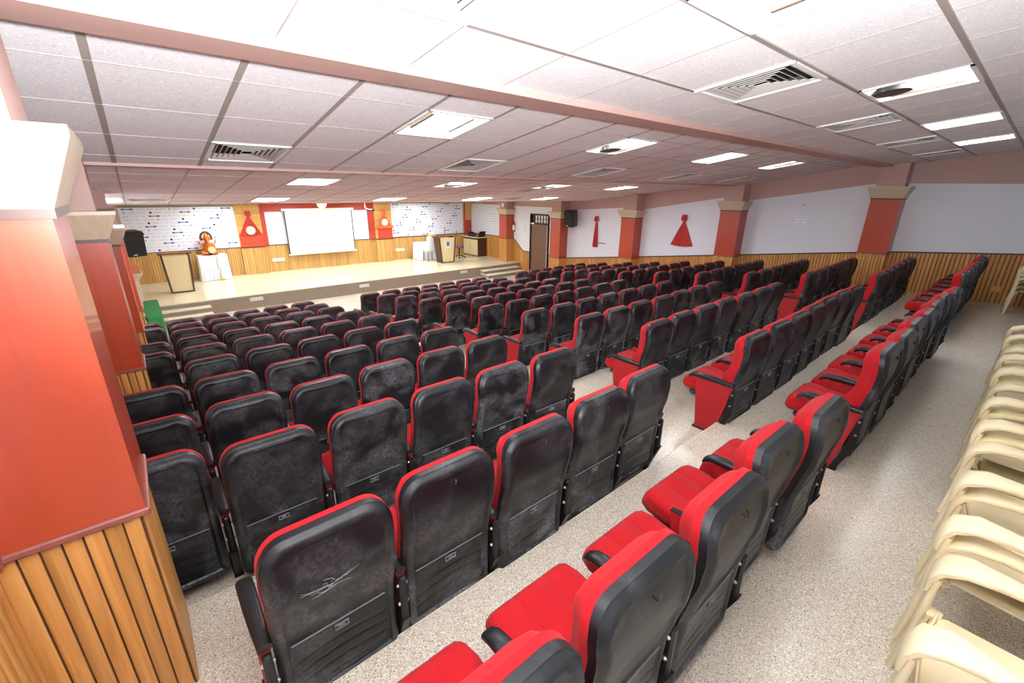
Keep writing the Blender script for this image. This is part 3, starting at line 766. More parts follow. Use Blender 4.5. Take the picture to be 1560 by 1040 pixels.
for si, (x, n) in enumerate(stacks):
    for k in range(n):
        src = PCA if (si + k) % 2 == 0 or si < 2 else PCB
        if id(src) in used: o = copy_tree(src)
        else: o = src; used.add(id(src))
        o.location = (x+random.uniform(-.006, .006), (-.345 if x < 10 else -.24)+.012*k, flz(0)+.085*k); o.rotation_euler = (0, 0, random.uniform(-.02, .02) if n == 1 else .004*k)
        if n == 1: lab = 'single cream plastic armchair nearest the camera by rear wall' if si == 0 else 'unstacked cream plastic armchair, %s seat place along rear wall from the camera' % ORD[si]
        elif si == len(stacks)-1: lab = 'pale plastic armchair in the corner stack by right wall, %s' % ('bottom', 'middle', 'top')[k]
        else: lab = 'cream plastic armchair, %s of the stacked pair, %s seat place from the camera' % (('bottom', 'top')[k], ORD[si])
        o['label'] = lab

# ------------------------------------------------------------------ back wall and stage furniture
b = MB(); b.box(XL-.2, XR+.2, YB, YB+.2, -.3, 4.6)
wb = struct(b.build('wall_back', M['cream']), 'cream wall behind the stage')
for x0, x1 in ((XL, 2.83), (3.61, 7.90), (8.66, XR)):
    boards_front(YB, -1, x0, x1, STG_Z, 1.39, .07).build('wood_panelling', [M['pine_back'], M['groove']], wb)
    c = MB(); c.box(x0, x1, YB-.035, YB, 1.39, 1.42); c.build('rail', M['rail'], wb, smooth=0)
YP = YB-.14
for x0, x1, nm, lab in ((2.83, 3.61, 'left', 'wood and red pilaster left of the screen'), (7.90, 8.66, 'right', 'wood and red pilaster right of the screen')):
    c = MB(); c.box(x0, x1, YP, YB, STG_Z, 2.95); p = struct(c.build('pilaster', M['pine_back'], smooth=0), lab)
    boards_front(YP, -1, x0, x1, STG_Z, 1.37, .07).build('wood_panelling', [M['pine_back'], M['groove']], p)
    c = MB(); c.box(x0-.01, x1+.01, YP-.035, YP, 1.37, 1.40); c.build('rail', M['rail'], p, smooth=0)
    c = MB(); c.box(x0+.02 if nm == 'left' else x0+.10, x1, YP-.012, YP, 1.40, 1.86); c.build('red_panel', M['orange_red'], p, smooth=0)
    # horizontal boards above
    c = MB()
    n = 12
    for i in range(n):
        z0 = 1.87+i*(1.0/n); c.box(x0+.02, x1, YP-.014, YP, z0, z0+1.0/n-.01, bev=.003)
    c.build('horizontal_boards', M['pine_back'], p, smooth=0)
c = MB(); c.box(12.55, 12.91, YB-.10, YB, STG_Z, 2.95); p = struct(c.build('pilaster', M['frame_red'], smooth=0), 'narrow pilaster in the right stage corner')
c = MB(); c.box(12.56, 12.91, YB-.112, YB-.10, 2.03, 2.95); c.build('wood_face', M['pine_back'], p, smooth=0)
# red surround with white board
c = MB(); c.box(3.62, 3.76, YB-.12, YB, 1.42, 2.90); c.box(7.64, 7.89, YB-.12, YB, 1.42, 2.90); c.box(3.76, 7.64, YB-.12, YB, 2.61, 2.90)
o = struct(c.build('trim_1', M['frame_red'], smooth=0), 'red surround framing the projection wall')
c = MB(); c.box(3.76, 7.64, YB-.03, YB, 1.42, 2.61); c.build('whiteboard', M['board'], o, smooth=0)
# projection screen
sc = empty('projection_screen', (5.67, 18.26, 1.0), 'white pull-down projection screen with black side borders', 'screen')
c = MB(); c.box(-1.24, 1.24, -.004, .004, .03, 1.62); c.build('screen_fabric', M['screen'], sc, smooth=0)
for s in (-1, 1):
    c = MB(); c.box(s*1.255-.018, s*1.255+.018, -.006, .006, .03, 1.62); c.build('black_border', M['black'], sc, smooth=0)
c = MB(); c.cyl((-1.3, 0, .01), (1.33, 0, .01), .028, n=12); c.build('bottom_bar', M['frame'], sc)
c = MB(); c.box(-1.35, 1.35, -.05, .05, 1.62, 1.70, bev=.01); c.build('roller_case', M['frame'], sc)
# dome lamp and camera under the ceiling
d = empty('dome_lamp', (5.72, 18.0, 2.90), 'round pale dome lamp above the projection screen', 'lamp')
c = MB(); c.lathe([(.01, -.20), (.09, -.185), (.15, -.13), (.18, -.05), (.19, 0)], n=24); c.build('shade', mat('pale_dome', 'e8ecc0', .4, emit=.5, ecol='f4f6c8'), d)
c = MB(); c.lathe([(.2, 0), (.2, .02)], n=24); c.build('rim', M['frame'], d)
d = empty('ceiling_projector_mount', (7.25, 17.6, 2.91), 'small dark camera on a bracket right of the screen top', 'camera')
c = MB(); c.cyl((0,0,0), (0,0,-.2), .012); c.sweep([(0,0,-.2), (.12,-.03,-.25), (.25,-.05,-.26)], (.01,.01)); c.build('bracket', M['frame'], d)
c = MB(); c.box(.05, .35, -.12, .02, -.32, -.26, bev=.015); c.build('camera_body', M['blackm'], d)

# banners with tiny sponsor prints (too small to read in the photo)
def banner(x0, x1, z0, z1, lab, seed, flags=True):
    o = empty('sponsor_banner', (x0, YB-.06, z0), lab, 'banner', None)
    rnd = random.Random(seed); c = MB(); c.cur = 5; c.box(0, x1-x0, -.004, .004, 0, z1-z0); rows_ = 13; dz = (z1-z0)/rows_
    pat = [(.30, 0, .5), (.20, 1, .55), (.13, 3, .4), (.26, 2, .5), (.06, 1, .4), (.16, 3, .3), (.22, 1, .5), (.07, 4, .5), (.18, 3, .3), (.15, 1, .4), (.1, 2, .4)]
    for r_ in range(rows_):
        x = .04+rnd.uniform(0, .12); i = (r_*4) % 11
        while x < (x1-x0)-.34:
            w, mi, hh = pat[i % 11]; i += 1
            zc_ = (z1-z0)-(r_+.5)*dz; hgt = dz*hh*.85
            n = max(1, int(w/.03))
            if mi == 0:      # long blue mark: bar that swells at the ends
                c.cur = 0; c.box(x, x+w, -.0055, -.004, zc_-hgt*.25, zc_+hgt*.25); c.box(x+.01, x+.07, -.006, -.004, zc_-hgt*.5, zc_+hgt*.5); c.box(x+w-.09, x+w-.03, -.006, -.004, zc_-hgt*.5, zc_+hgt*.5)
            elif mi == 4:
                c.cur = 4; c.cyl((x+.035, -.0058, zc_), (x+.035, -.004, zc_), .034, n=10)
            elif w < .1:
                c.cur = 3; c.cyl((x+.03, -.0058, zc_), (x+.03, -.004, zc_), .022, n=10)
            else:            # dashes standing in rows like small print
                c.cur = mi
                for q in range(n):
                    if rnd.random() < .15: continue
                    c.box(x+q*w/n, x+q*w/n+w/n*.6, -.0055, -.004, zc_-hgt*.3*rnd.uniform(.5, 1), zc_+hgt*.3*rnd.uniform(.5, 1))
            x += w+.07
    c.build('printed_sheet', [M['blue'], M['bluel'], M['redp'], M['greyp'], M['blackp'], M['banner']], o, smooth=0)
    c = MB(); c.cyl((0, 0, z1-z0+.006), (x1-x0, 0, z1-z0+.006), .01, n=8); c.build('hanging_rod', M['greyp'], o)
    return o
banner(-.22, 2.84, 1.41, 2.80, 'white banner with small blue and red logos, behind the garlanded idol table', 3)
banner(8.68, 12.42, 1.43, 2.85, 'white banner with small logos, right of the screen behind the lectern', 11)

# cloth drapes
def drape(loc, rz, w, h, top, lab, m, disc=None, shape='fan', ruffle=False):
    o = empty('wall_drape', loc, lab, 'drape', None, rz)
    b = MB(); n = 44; rings = []
    for k in range(15):
        t = k/14; z = top - t*h
        ww = (.025+(w/2-.025)*(t**.95)) if shape == 'fan' else (.03+(w/2-.03)*t**.5)
        r = []
        for i in range(n+1):
            u = i/n*2-1
            dep = .014+.03*t*(.5+.5*math.cos(u*PI*7))
            r.append((u*ww, -dep-.004, z - .05*w*(1-u*u)*t))
        for i in range(n, -1, -1):
            x, y, zz_ = r[i]; r.append((x, y+.004, zz_))
        rings.append(r)
    b.loft(rings); b.build('hanging_cloth', m, o, smooth=60)
    # rosette
    b = MB()
    for k in range(9):
        a = k/9*2*PI; b.sphere((.055*math.cos(a), -.05-.01*(k % 2), top+.085+.06*math.sin(a)), .045, 8, 6, (1, .7, 1.1))
    b.sphere((0, -.06, top+.085), .05, 8, 6)
    for s in (-1, 1): b.sweep([(0, -.03, top+.1), (s*.06, -.04, top+.17), (s*.07, -.03, top+.2)], [(.02, .008), (.022, .006), (.006, .004)], side=(1,0,0), n=6)
    b.build('rosette', m, o, smooth=60)
    b = MB(); b.sweep([(-.045, -.03, top+.01), (0, -.055, top), (.045, -.03, top+.01)], (.012, .012), side=(0,0,1), n=8); b.build('tie', M['blackp'], o)
    if ruffle:
        b = MB()
        for k in range(26):
            x = -w/2+k*w/25; b.sphere((x, -.06, top-h+.03+.03*math.sin(k*1.9)), .045, 8, 6, (1, .6, 1))
        for k in range(12):
            for s in (-1, 1): b.sphere((s*(.05+k*.02), -.06, top-.1-k*.035), .035, 8, 6, (1, .6, 1))
        b.build('ruffle', m, o, smooth=60)
    if disc:
        p = empty('wall_clock', (loc[0]+disc[0], loc[1]-.075, loc[2]+disc[1]), disc[2], 'clock', None, rz)
        b = MB(); b.cyl((0, .02, 0), (0, -.012, 0), .145, n=28); b.build('dial', M['frame'], p)
        b = MB()
        for i in range(28):
            a, c = 2*PI*i/28, 2*PI*(i+1)/28
            b.hexa([(.135*math.cos(a), .02, .135*math.sin(a)), (.135*math.cos(a), -.02, .135*math.sin(a)), (.155*math.cos(a), .02, .155*math.sin(a)), (.155*math.cos(a), -.02, .155*math.sin(a)),
                    (.135*math.cos(c), .02, .135*math.sin(c)), (.135*math.cos(c), -.02, .135*math.sin(c)), (.155*math.cos(c), .02, .155*math.sin(c)), (.155*math.cos(c), -.02, .155*math.sin(c))])
        b.build('rim', mat('gilt_rim', 'd8b070', .3, metal=.5), p)
        b = MB(); b.box(-.06, .005, -.016, -.012, .0, .012); b.box(-.005, .006, -.016, -.012, 0, .035); b.box(-.03, .03, -.015, -.012, .028, .036); b.build('hands', M['greyp'], p, smooth=0)
drape((3.22, YP-.014, 0), 0, .70, .62, 2.46, 'red net cloth drape tied above the left wall clock', M['cloth_red'], (0, 1.98, 'round white clock on the red drape left of the screen'))
drape((8.30, YP-.014, 0), 0, .72, .58, 2.44, 'orange ruffled satin drape right of the screen', M['cloth_orange'], (0, 2.09, 'round white clock on the orange drape right of the screen'), ruffle=True)
drape((XR-.02, 7.07, 0), -PI/2, .74, .72, 2.60, 'red net drape fanned wide on the white right wall', M['cloth_red'])
drape((XR-.02, 10.45, 0), -PI/2, .24, .90, 2.40, 'narrow red drape hanging straight beside the right speaker', M['cloth_red'], shape='narrow')
b = MB(); b.box(XR-.045, XR-.02, 10.0, 10.4, 1.64, 1.67); tag(b.build('wall_hook_rail', M['greyp']), 'thin grey metal rail behind the narrow red drape', 'rail')

# sockets
def socket(x0, x1, y, z, lab, h=.10):
    o = empty('socket_plate', ((x0+x1)/2, y, z), lab, 'socket', 'white socket plates'); w = (x1-x0)/2
    c = MB(); c.box(-w, w, -.018, .0, -h/2, h/2, bev=.005); c.build('cover_plate', M['frame'], o)
    c = MB()
    for i in range(4): xx = -w+(i+.5)*w/2; c.box(xx-.018, xx+.018, -.021, -.018, -.022, .022)
    c.build('switches', M['louvre'], o, smooth=0)
socket(3.80, 4.22, YB-.03, .85, 'white socket strip on the boards below the screen, left side', .12)
socket(8.80, 9.22, YB-.03, .86, 'white socket strip on the boards right of the orange drape', .12)
socket(2.25, 2.60, STG_Y, .27, 'white socket plate on stage front, left end')
socket(5.58, 5.93, STG_Y, .25, 'white socket plate at the middle of the stage front')
socket(9.75, 10.08, STG_Y, .29, 'white socket plate on stage front beside right steps')

# lecterns
def lectern(x, y, w0, w1, dep, h, lab, emblem=False, notch=False):
    o = empty('lectern', (x, y, STG_Z), lab, 'lectern')
    b = MB(); t = .045
    # front board (towards the hall), dark frame, sides
    def tr(z): return w0+(w1-w0)*z/h
    b.hexa([(-tr(0)+t, -dep/2, .04), (-tr(h)+t, -dep/2, h-.05), (-tr(0)+t, -dep/2+.02, .04), (-tr(h)+t, -dep/2+.02, h-.05),
            (tr(0)-t, -dep/2, .04), (tr(h)-t, -dep/2, h-.05), (tr(0)-t, -dep/2+.02, .04), (tr(h)-t, -dep/2+.02, h-.05)])
    b.build('front_panel', M['cream_lam'], o, smooth=0)
    for s in (-1, 1):
        b = MB(); a0, a1 = s*tr(0), s*tr(h); c0, c1 = s*(tr(0)-t), s*(tr(h)-t)
        b.hexa([(a0, -dep/2-.015, 0), (a1, -dep/2-.015, h-.04), (a0, dep/2, 0), (a1, dep/2, h-.04), (c0, -dep/2-.015, 0), (c1, -dep/2-.015, h-.04), (c0, dep/2, 0), (c1, dep/2, h-.04)])
        b.build('side_panel', M['brown'], o, smooth=0)
    b = MB(); b.box(-tr(0)+t, tr(0)-t, -dep/2-.01, dep/2, 0, .04); b.build('plinth', M['brown'], o, smooth=0)
    b = MB(); b.hexa([(-w1-.05, -dep/2-.06, h-.0), (-w1-.05, -dep/2-.06, h+.035), (-w1-.05, dep/2+.04, h-.05), (-w1-.05, dep/2+.04, h-.015),
                      (w1+.05, -dep/2-.06, h-.0), (w1+.05, -dep/2-.06, h+.035), (w1+.05, dep/2+.04, h-.05), (w1+.05, dep/2+.04, h-.015)])
    b.build('top', M['brown'], o, smooth=0)
    if emblem:
        b = MB(); b.cyl((.02, -dep/2, .78), (.02, -dep/2-.008, .78), .145, n=28); e = b.build('emblem', M['frame'], o)
        tag(e, 'round white and blue emblem')
        b = MB(); b.cyl((.02, -dep/2-.008, .80), (.02, -dep/2-.011, .80), .088, n=28); b.build('blue_disc', M['blue'], e)
        b = MB()
        for i in range(24):
            a = 2*PI*i/24; c_ = 2*PI*(i+.55)/24
            if 14 <= i <= 21 or 2 <= i <= 9:
                P = [(.02+r*math.cos(q), y_, .80+r*math.sin(q)) for r in (.100, .118) for q in (a, c_) for y_ in (-dep/2-.008, -dep/2-.010)]
                b.hexa(P)
        b.build('ring_print', M['greyp'], e, smooth=0)
        b = MB()
        b.box(-.012, .012, -dep/2-.013, -dep/2-.011, .78, .815); b.box(.028, .052, -dep/2-.013, -dep/2-.011, .79, .825); b.build('white_motif', M['bluel'], e, smooth=0)
        b = MB(); b.sweep([(0, 0, h-.02), (0, -.02, h+.12), (0, -.06, h+.20)], (.006, .006), n=6); b.cyl((0, -.06, h+.2), (0, -.085, h+.23), .014, n=8); b.build('gooseneck_microphone', M['black'], o)
    return o
lectern(.80, 16.45, .29, .35, .42, 1.14, 'cream and brown lectern standing at the left end of stage')
lectern(10.27, 16.62, .31, .42, .46, 1.12, 'tapered lectern with round blue emblem at the right of stage', True)

# idol table
tb = empty('draped_table', (1.88, 18.0, STG_Z), 'small table under a pleated white cloth below the left banner', 'table')
b = MB(); b.box(-.40, .40, -.22, .22, .80, .83); b.build('tabletop', M['brown'], tb, smooth=0)
b = MB()
for sx in (-1, 1):
    for sy in (-1, 1): b = MB(); b.box(sx*.36-.02, sx*.36+.02, sy*.18-.02, sy*.18+.02, 0, .80); b.build('leg', M['brown'], tb, smooth=0)
cl = empty('white_table_cloth', (1.88, 18.0, STG_Z), 'pleated white cloth covering the idol table', 'cloth')
b = MB(); N_ = 120; rings = []
for z, fl in ((.842, 0), (.835, .01), (.55, .05), (.2, .08), (.012, .10)):
    r = []
    for i in range(N_):
        a = 2*PI*i/N_; c, s = math.cos(a), math.sin(a)
        k = 1/max(abs(c)/.415, abs(s)/.235)
        pl = (.014*math.sin(i*PI/3))*(.835-z)*2.2 if z < .83 else 0
        r.append((c*k*(1+fl*.5)+c*pl, s*k*(1+fl)+s*pl, z))
    rings.append(r)
b.loft(rings, cap=False); b.add(rings[0], [tuple(range(N_))]); b.build('draped_skirt', M['cloth_white'], cl, smooth=50)
g = empty('marigold_garland', (1.95, 17.74, STG_Z), 'thin yellow garland hanging down the white table cloth', 'garland')
b = MB()
for k in range(26): b.sphere((.02*math.sin(k*.5)+.003*k, -.035-.002*k*.6, .83-k*.031), .017, 7, 5)
b.build('string_of_flowers', M['idol_pale'], g)
b = MB(); b.lathe([(.015, 0), (.05, -.04), (.06, -.075), (.03, -.082)], (.08, -.07, .10), 12); b.build('tassel', M['yellow'], g)
# idol: one continuous seated figure with its halo, dish and base
io = empty('seated_idol', (1.83, 18.0, STG_Z+.846), 'orange and gold seated idol with a pale dish on its lap', 'statue')
b = MB()
b.lathe([(.16, .05), (.17, .12), (.15, .2), (.13, .3), (.11, .38), (.06, .42), (.045, .45)], n=20)
b.sphere((0, -.03, .52), .085, 16, 10, (1, 1, 1.15))
b.sphere((-.09, -.05, .53), .04, 8, 6, (1, .4, 1.3)); b.sphere((.09, -.05, .53), .04, 8, 6, (1, .4, 1.3))
b.sweep([(0, -.10, .51), (.0, -.14, .46), (.01, -.15, .41), (.03, -.15, .37)], [(.03, .03), (.026, .026), (.02, .02), (.014, .014)], n=10, pw=2)
b.lathe([(.085, .0), (.075, .05), (.045, .10), (.015, .15)], (0, -.02, .58), 14)
for s in (-1, 1):
    b.sweep([(s*.11, 0, .36), (s*.19, -.04, .28), (s*.17, -.14, .22)], [(.04, .04), (.034, .034), (.026, .026)], n=10, pw=2)
    b.sweep([(s*.11, 0, .37), (s*.21, .0, .36), (s*.235, -.03, .46)], [(.035, .035), (.03, .03), (.022, .022)], n=10, pw=2)
    b.sweep([(s*.05, -.02, .10), (s*.22, -.08, .09), (s*.20, -.17, .07), (s*.04, -.20, .06)], [(.07, .06), (.075, .06), (.06, .05), (.04, .035)], side=(0,0,1), n=10, pw=2)
bo = b.build('body', M['idol'], io, smooth=70)
rm = bo.modifiers.new('r', 'REMESH'); rm.mode = 'VOXEL'; rm.voxel_size = .011; rm.use_smooth_shade = True
b = MB()
rings = []
for k in range(17):
    a = PI*(-.12)+PI*1.24*k/16; rings.append((.15*math.cos(a), .05, .55+.19*math.sin(a)))
b.sweep(rings, (.03, .035), side=(0,1,0), n=8); b.build('halo', M['idol_dark'], io)
b = MB(); b.lathe([(.20, 0), (.22, .02), (.19, .055), (.17, .06)], n=24); b.build('base', M['idol_dark'], io)
b = MB(); b.cyl((.06, -.20, .17), (.07, -.23, .18), .115, n=24); b.cyl((.07, -.23, .18), (.072, -.236, .182), .09, .085, n=24); b.build('dish', M['idol_pale'], io)
b = MB(); b.sweep([(.235, -.03, .46), (.26, -.04, .56)], (.008, .008), n=6); b.sweep([(.20, -.04, .57), (.26, -.04, .565), (.33, -.04, .53)], [(.03, .008), (.02, .01), (.008, .006)], side=(0,1,0), n=8); b.build('axe', M['idol_dark'], io)

# side desk with laptop and bag
dk = empty('side_cabinet', (12.62, 17.68, STG_Z), 'brown cabinet with two cream doors in the right stage corner', 'cabinet')
b = MB(); b.box(-.24, .24, -.62, .62, 0, .86); b.build('body', M['brown'], dk, smooth=0)
for s in (-1, 1):
    b = MB(); b.box(-.258, -.24, s*.295-.285, s*.295+.285, .05, .78, bev=.004); q = b.build('door', M['cream_lam'], dk, smooth=0)
    b = MB(); b.box(-.272, -.258, -s*.0+s*.04-.006, s*.04+.006, .4, .52); b.build('handle', M['chrome'], q, smooth=0)
b = MB(); b.box(-.30, .25, -.64, .64, .86, .90, bev=.006); b.build('top', M['cream_lam'], dk, smooth=0)
lp = empty('laptop', (12.62, 17.22, STG_Z+.902), 'open black laptop on the corner cabinet', 'laptop', None, PI)
b = MB(); b.box(-.18, .18, -.13, .12, 0, .02, bev=.004); b.build('base', M['black'], lp)
b = MB(); b.hexa([(-.18, .12, .02), (-.18, .20, .27), (-.18, .13, .02), (-.18, .21, .27), (.18, .12, .02), (.18, .20, .27), (.18, .13, .02), (.18, .21, .27)]); b.build('lid', M['black'], lp, smooth=0)
bg = empty('laptop_bag', (12.55, 17.80, STG_Z+.902), 'slouched black bag beside the laptop on the cabinet', 'bag')
b = MB(); b.loft([[(.16*math.cos(a)*k, .26*math.sin(a)*k, z+.02*math.sin(3*a)*(z > .02)) for a in [2*PI*i/20 for i in range(20)]] for k, z in ((.9, 0), (1.05, .04), (1, .10), (.8, .15), (.45, .19))]); b.build('body', M['black'], bg, smooth=70)
b = MB(); b.sweep([(-.1, -.15, .14), (-.08, -.1, .23), (-.05, .05, .25), (-.02, .15, .15)], (.014, .005), n=6); b.build('strap', M['blackm'], bg)
# white draped table and covered chair behind the lectern
tw = empty('covered_side_table', (9.98, 17.85, STG_Z), 'table under a white cloth behind the blue emblem lectern', 'table')
b = MB(); b.box(-.42, .42, -.25, .25, .72, .75); b.build('tabletop', M['brown'], tw, smooth=0)
for sx in (-1, 1):
    for sy in (-1, 1): b = MB(); b.box(sx*.38-.02, sx*.38+.02, sy*.2-.02, sy*.2+.02, 0, .72); b.build('leg', M['brown'], tw, smooth=0)
cw = empty('white_side_cloth', (9.98, 17.85, STG_Z), 'plain white cloth hanging to the floor behind the lectern', 'cloth')
b = MB(); rings = []
for z, fl in ((.762, 0), (.755, .015), (.4, .04), (.012, .07)):
    r = []
    for i in range(80):
        a = 2*PI*i/80; c, s = math.cos(a), math.sin(a); k = 1/max(abs(c)/.44, abs(s)/.27)
        pl = .012*math.sin(i*PI/4)*(z < .7); r.append((c*k*(1+fl)+c*pl, s*k*(1+fl)+s*pl, z))
    rings.append(r)
b.loft(rings, cap=False); b.add(rings[0], [tuple(range(80))]); b.build('draped_skirt', M['cloth_white'], cw, smooth=50)
ch = empty('stage_chair', (9.92, 17.12, STG_Z), 'chair with a white covered back standing before the white table', 'chair')
b = MB(); slab(b, .50, 1.10, .24, .08, .05, lambda t, z, d: .02, lambda t, z, d: -.03-.03*ss(d, .05), 14, 6); b.build('covered_back', M['cloth_white'], ch, smooth=60)
b = MB(); b.box(-.23, .23, .02, .42, .42, .49, bev=.02); b.build('seat', M['cloth_white'], ch)
for sx in (-1, 1):
    for y_ in (.04, .38): b = MB(); b.cyl((sx*.2, y_, .42), (sx*.22, y_+(.03 if y_ > .1 else -.04), 0), .012, n=8); b.build('leg', M['blackm'], ch)
yc_ = empty('yellow_shawl', (9.92, 17.12, STG_Z+1.095), 'folded yellow shawl over the white chair back', 'cloth')
b = MB(); b.sweep([(-.17, 0, .01), (-.06, -.01, .045), (.08, 0, .05), (.19, 0, .01)], [(.04, .012), (.06, .025), (.06, .03), (.03, .01)], side=(0,1,0), n=10); b.build('cloth_fold', M['yellow'], yc_)
# office stool
st = empty('office_stool', (11.50, 17.35, STG_Z), 'purple seated swivel stool between the lectern and cabinet', 'stool')
b = MB(); b.lathe([(.16, .46), (.22, .48), (.22, .53), (.17, .55), (.02, .55)], n=20); b.build('seat', M['purple'], st)
b = MB(); b.cyl((0,0,.10), (0,0,.46), .03); b.build('column', M['black'], st)
for i in range(5):
    a = 2*PI*i/5+.3; b = MB(); b.sweep([(0,0,.12), (.14*math.cos(a), .14*math.sin(a), .10), (.27*math.cos(a), .27*math.sin(a), .07)], [(.025, .02), (.022, .016), (.016, .012)], side=(-math.sin(a), math.cos(a), 0), n=8)
    b.sphere((.27*math.cos(a), .27*math.sin(a), .032), .03, 10, 8); b.build('leg', M['black'], st)

# loudspeakers
def speaker(loc, rz, lab, tilt=-.15):
    o = empty('loudspeaker', loc, lab, 'speaker', None, rz)
    T = Matrix.Rotation(tilt, 4, 'X')
    b = MB(); b.box(-.20, .20, -.17, .17, -.30, .30, bev=.03, T=T); b.build('cabinet', M['black'], o)
    b = MB(); b.box(-.18, .18, -.178, -.168, -.28, .28, bev=.004, T=T); b.build('grille', M['grille'], o)
    b = MB(); b.box(-.10, -.02, -.182, -.177, -.255, -.235, T=T); b.build('badge', M['frame'], o, smooth=0)
    b = MB()
    if loc[0] < 1: b.sweep([(0, .12, 0), (-.28, .19, 0), (-.435, .22, 0)], (.03, .03))
    else: b.box(-.03, .03, .15, .40, -.05, .05); b.box(-.05, .05, .38, .40, -.15, .15)
    b.build('wall_bracket', M['blackm'], o, smooth=0)
speaker((12.50, 11.36, 2.47), math.radians(-78), 'black wall loudspeaker beside the pillar near the brown door', .12)
speaker((-.07, 14.0, 2.13), math.radians(25), 'black wall loudspeaker at far left before the stage banner', .10)

# fire extinguisher on the stage pillar
fe = empty('fire_extinguisher', (12.86, 15.02, 1.72), 'small red fire extinguisher with white label on the stage pillar', 'extinguisher')
b = MB(); b.lathe([(.03, 0), (.06, .01), (.065, .05), (.065, .29), (.045, .33), (.02, .35)], n=18); b.build('cylinder', M['red'], fe)
b = MB(); b.lathe([(.0665, .06), (.0665, .27)], n=18); b.build('paper_label', M['frame'], fe)
b = MB(); b.cyl((0,0,.35), (0,0,.39), .016); b.box(-.05, .03, -.012, .012, .39, .405); b.sweep([(.03,0,.38), (.08,0,.33), (.075,0,.2)], (.008, .008), side=(0,1,0), n=6); b.build('valve_and_hose', M['black'], fe)

# door with transom
dr = struct(empty('door_1', (XR, 13.42, 0), 'brown flush door with a glazed transom, right wall', 'door'), None)
b = MB()
b.box(-.06, .12, -.545, -.485, 0, 2.53); b.box(-.06, .12, .515, .575, 0, 2.53); b.box(-.06, .12, -.485, .515, 2.47, 2.53); b.box(-.06, .12, -.485, .515, 2.10, 2.17)
b.build('door_frame', M['blackm'], dr, smooth=0)
b = MB(); b.box(-.02, .03, -.40, .515, .01, 2.10); lf = b.build('door_leaf', M['door'], dr, smooth=0)
b = MB(); b.box(-.06, -.02, .02, .04, 1.25, 1.36, bev=.004); b.build('door_handle', M['chrome'], lf)
b = MB(); b.box(-.015, .03, -.485, -.405, .01, 2.10); b.build('side_light', M['louvre'], dr, smooth=0)
b = MB(); b.box(.03, .04, -.485, .515, 2.17, 2.47); b.build('transom_glass', M['glass_pane'], dr, smooth=0)
b = MB()
for i in range(1, 6): y_ = -.485+i*1.0/6; b.box(.0, .03, y_-.009, y_+.009, 2.17, 2.47)
b.box(0, .03, -.485, .515, 2.31, 2.326); b.box(0, .03, .36, .515, 2.17, 2.47); b.build('transom_bars', M['blackm'], dr, smooth=0)
b = MB(); b.box(-.07, -.06, .30, .50, 2.11, 2.16); b.build('name_plate', M['frame'], dr, smooth=0)

# notices and small plates on the white right wall
def plate(y0, y1, z0, z1, lab, lines=3, cat='notice'):
    o = empty('wall_notice', (XR-.018, (y0+y1)/2, (z0+z1)/2), lab, cat)
    w, h = (y1-y0)/2, (z1-z0)/2
    b = MB(); b.box(-.012, 0, -w, w, -h, h); b.build('sheet', M['banner'], o, smooth=0)
    b = MB(); rn = random.Random(int(y0*100))
    for i in range(lines):
        z = h*.7-i*h*1.4/max(1, lines-1)
        for q in range(6):
            if rn.random() < .8: b.box(-.0135, -.012, -w*.8+q*w*.27, -w*.8+q*w*.27+w*.2, z-h*.08, z+h*.08)
    b.build('print', M['louvre'], o, smooth=0)
plate(3.82, 4.08, 2.67, 2.89, 'small pale notice between the two rear right pillars')
plate(14.35, 14.60, 1.75, 2.05, 'faint notice on the white wall left of the brown door')
plate(16.45, 16.85, 1.85, 2.50, 'tall pale notice on the white stage side wall', 5)
b = MB(); b.cyl((XR-.018, 3.95, 3.16), (XR-.03, 3.95, 3.16), .025, n=10); tag(b.build('wall_screw_cap', M['louvre']), 'tiny round cap on the white wall above the notice', 'cap')
sp = empty('wall_switch_box', (XR-.022, .26, 1.67), 'wood coloured socket box low on the rear right panelling', 'socket')
b = MB(); b.box(-.02, 0, -.08, .08, -.06, .06, bev=.005); b.build('cover_plate', M['pine'], sp)
al = empty('alarm_box', (XF-.02, 15.28, 2.83), 'small white box high on the stage pillar', 'alarm')
b = MB(); b.box(-.06, 0, -.09, .09, -.08, .08, bev=.01); b.build('case', M['frame'], al)

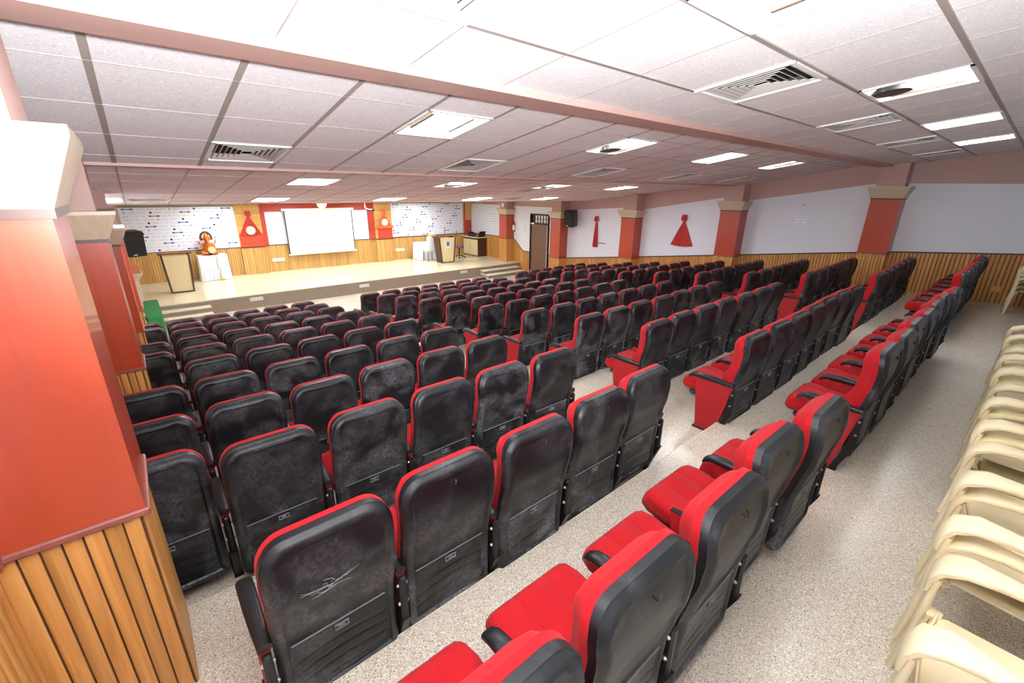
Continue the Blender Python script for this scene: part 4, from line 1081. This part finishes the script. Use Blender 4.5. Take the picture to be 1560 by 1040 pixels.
# far left: green table and cream pedestal
gt = empty('green_covered_table', (-.01, 12.95, 0), 'table with a bright green cloth at the far left before the stage', 'table')
b = MB(); b.box(-.15, .13, -.95, .95, .70, .73); b.build('tabletop', M['brown'], gt, smooth=0)
for sx in (-.12, .10):
    for sy in (-.9, .9): b = MB(); b.box(sx-.02, sx+.02, sy-.02, sy+.02, 0, .70); b.build('leg', M['brown'], gt, smooth=0)
gc = empty('green_tablecloth', (-.01, 12.95, 0), 'bright green cloth hanging over the far left table', 'cloth')
b = MB(); rings = []
for z, fl in ((.742, 0), (.735, .012), (.45, .03), (.06, .06)):
    r = []
    for i in range(100):
        a = 2*PI*i/100; c, s = math.cos(a), math.sin(a); k = 1/max(abs(c)/.145, abs(s)/.97)
        pl = .010*math.sin(i*PI/3)*(z < .7); r.append((-.01+c*k*(1+fl)+c*pl, s*k*(1+fl*.3)+s*pl, z))
    rings.append(r)
b.loft(rings, cap=False); b.add(rings[0], [tuple(range(100))]); b.build('hanging_cloth', M['green'], gc, smooth=50)
pd = empty('cream_pedestal', (-.23, 14.95, STG_Z), 'cream pedestal with a salmon block on top at the left stage edge', 'pedestal')
b = MB()
def rg(w, z): return [(-w, -w, z), (w, -w, z), (w, w, z), (-w, w, z)]
b.loft([rg(.13, 0), rg(.13, .03), rg(.09, .05), rg(.09, .68), rg(.12, .74), rg(.20, .84), rg(.20, .88)]); b.build('flared_post', M['cream'], pd, smooth=0)
b = MB(); b.box(-.18, .18, -.18, .18, .88, 1.09, bev=.01); b.build('salmon_block', M['salmon'], pd, smooth=0)

# ------------------------------------------------------------------ light
def add_light(name, typ, loc, power, size=.1, col=(1,1,1), target=None, spot=None):
    l = bpy.data.lights.new(name, typ); l.energy = power; l.color = col
    if typ in ('POINT', 'SPOT'): l.shadow_soft_size = size
    if typ == 'AREA': l.size = size
    if spot: l.spot_size = spot; l.spot_blend = .6
    o = bpy.data.objects.new(name, l); COL.objects.link(o); o.location = loc
    if target: o.rotation_euler = (Vector(target)-Vector(loc)).to_track_quat('-Z', 'Y').to_euler()
    return o
add_light('camera_flash', 'SPOT', (.08, -.05, 3.52), 680, .06, target=(.75, .85, 4.15), spot=math.radians(138))
w = bpy.data.worlds.new('world'); S.world = w; w.use_nodes = True
w.node_tree.nodes['Background'].inputs[0].default_value = (1, 1, 1, 1); w.node_tree.nodes['Background'].inputs[1].default_value = .2

S.view_settings.view_transform = 'Standard'; S.view_settings.look = 'None'; S.view_settings.gamma = 1
S.view_settings.exposure = 0.8
S.view_settings.use_curve_mapping = False
S.cycles.max_bounces = 8; S.cycles.diffuse_bounces = 5
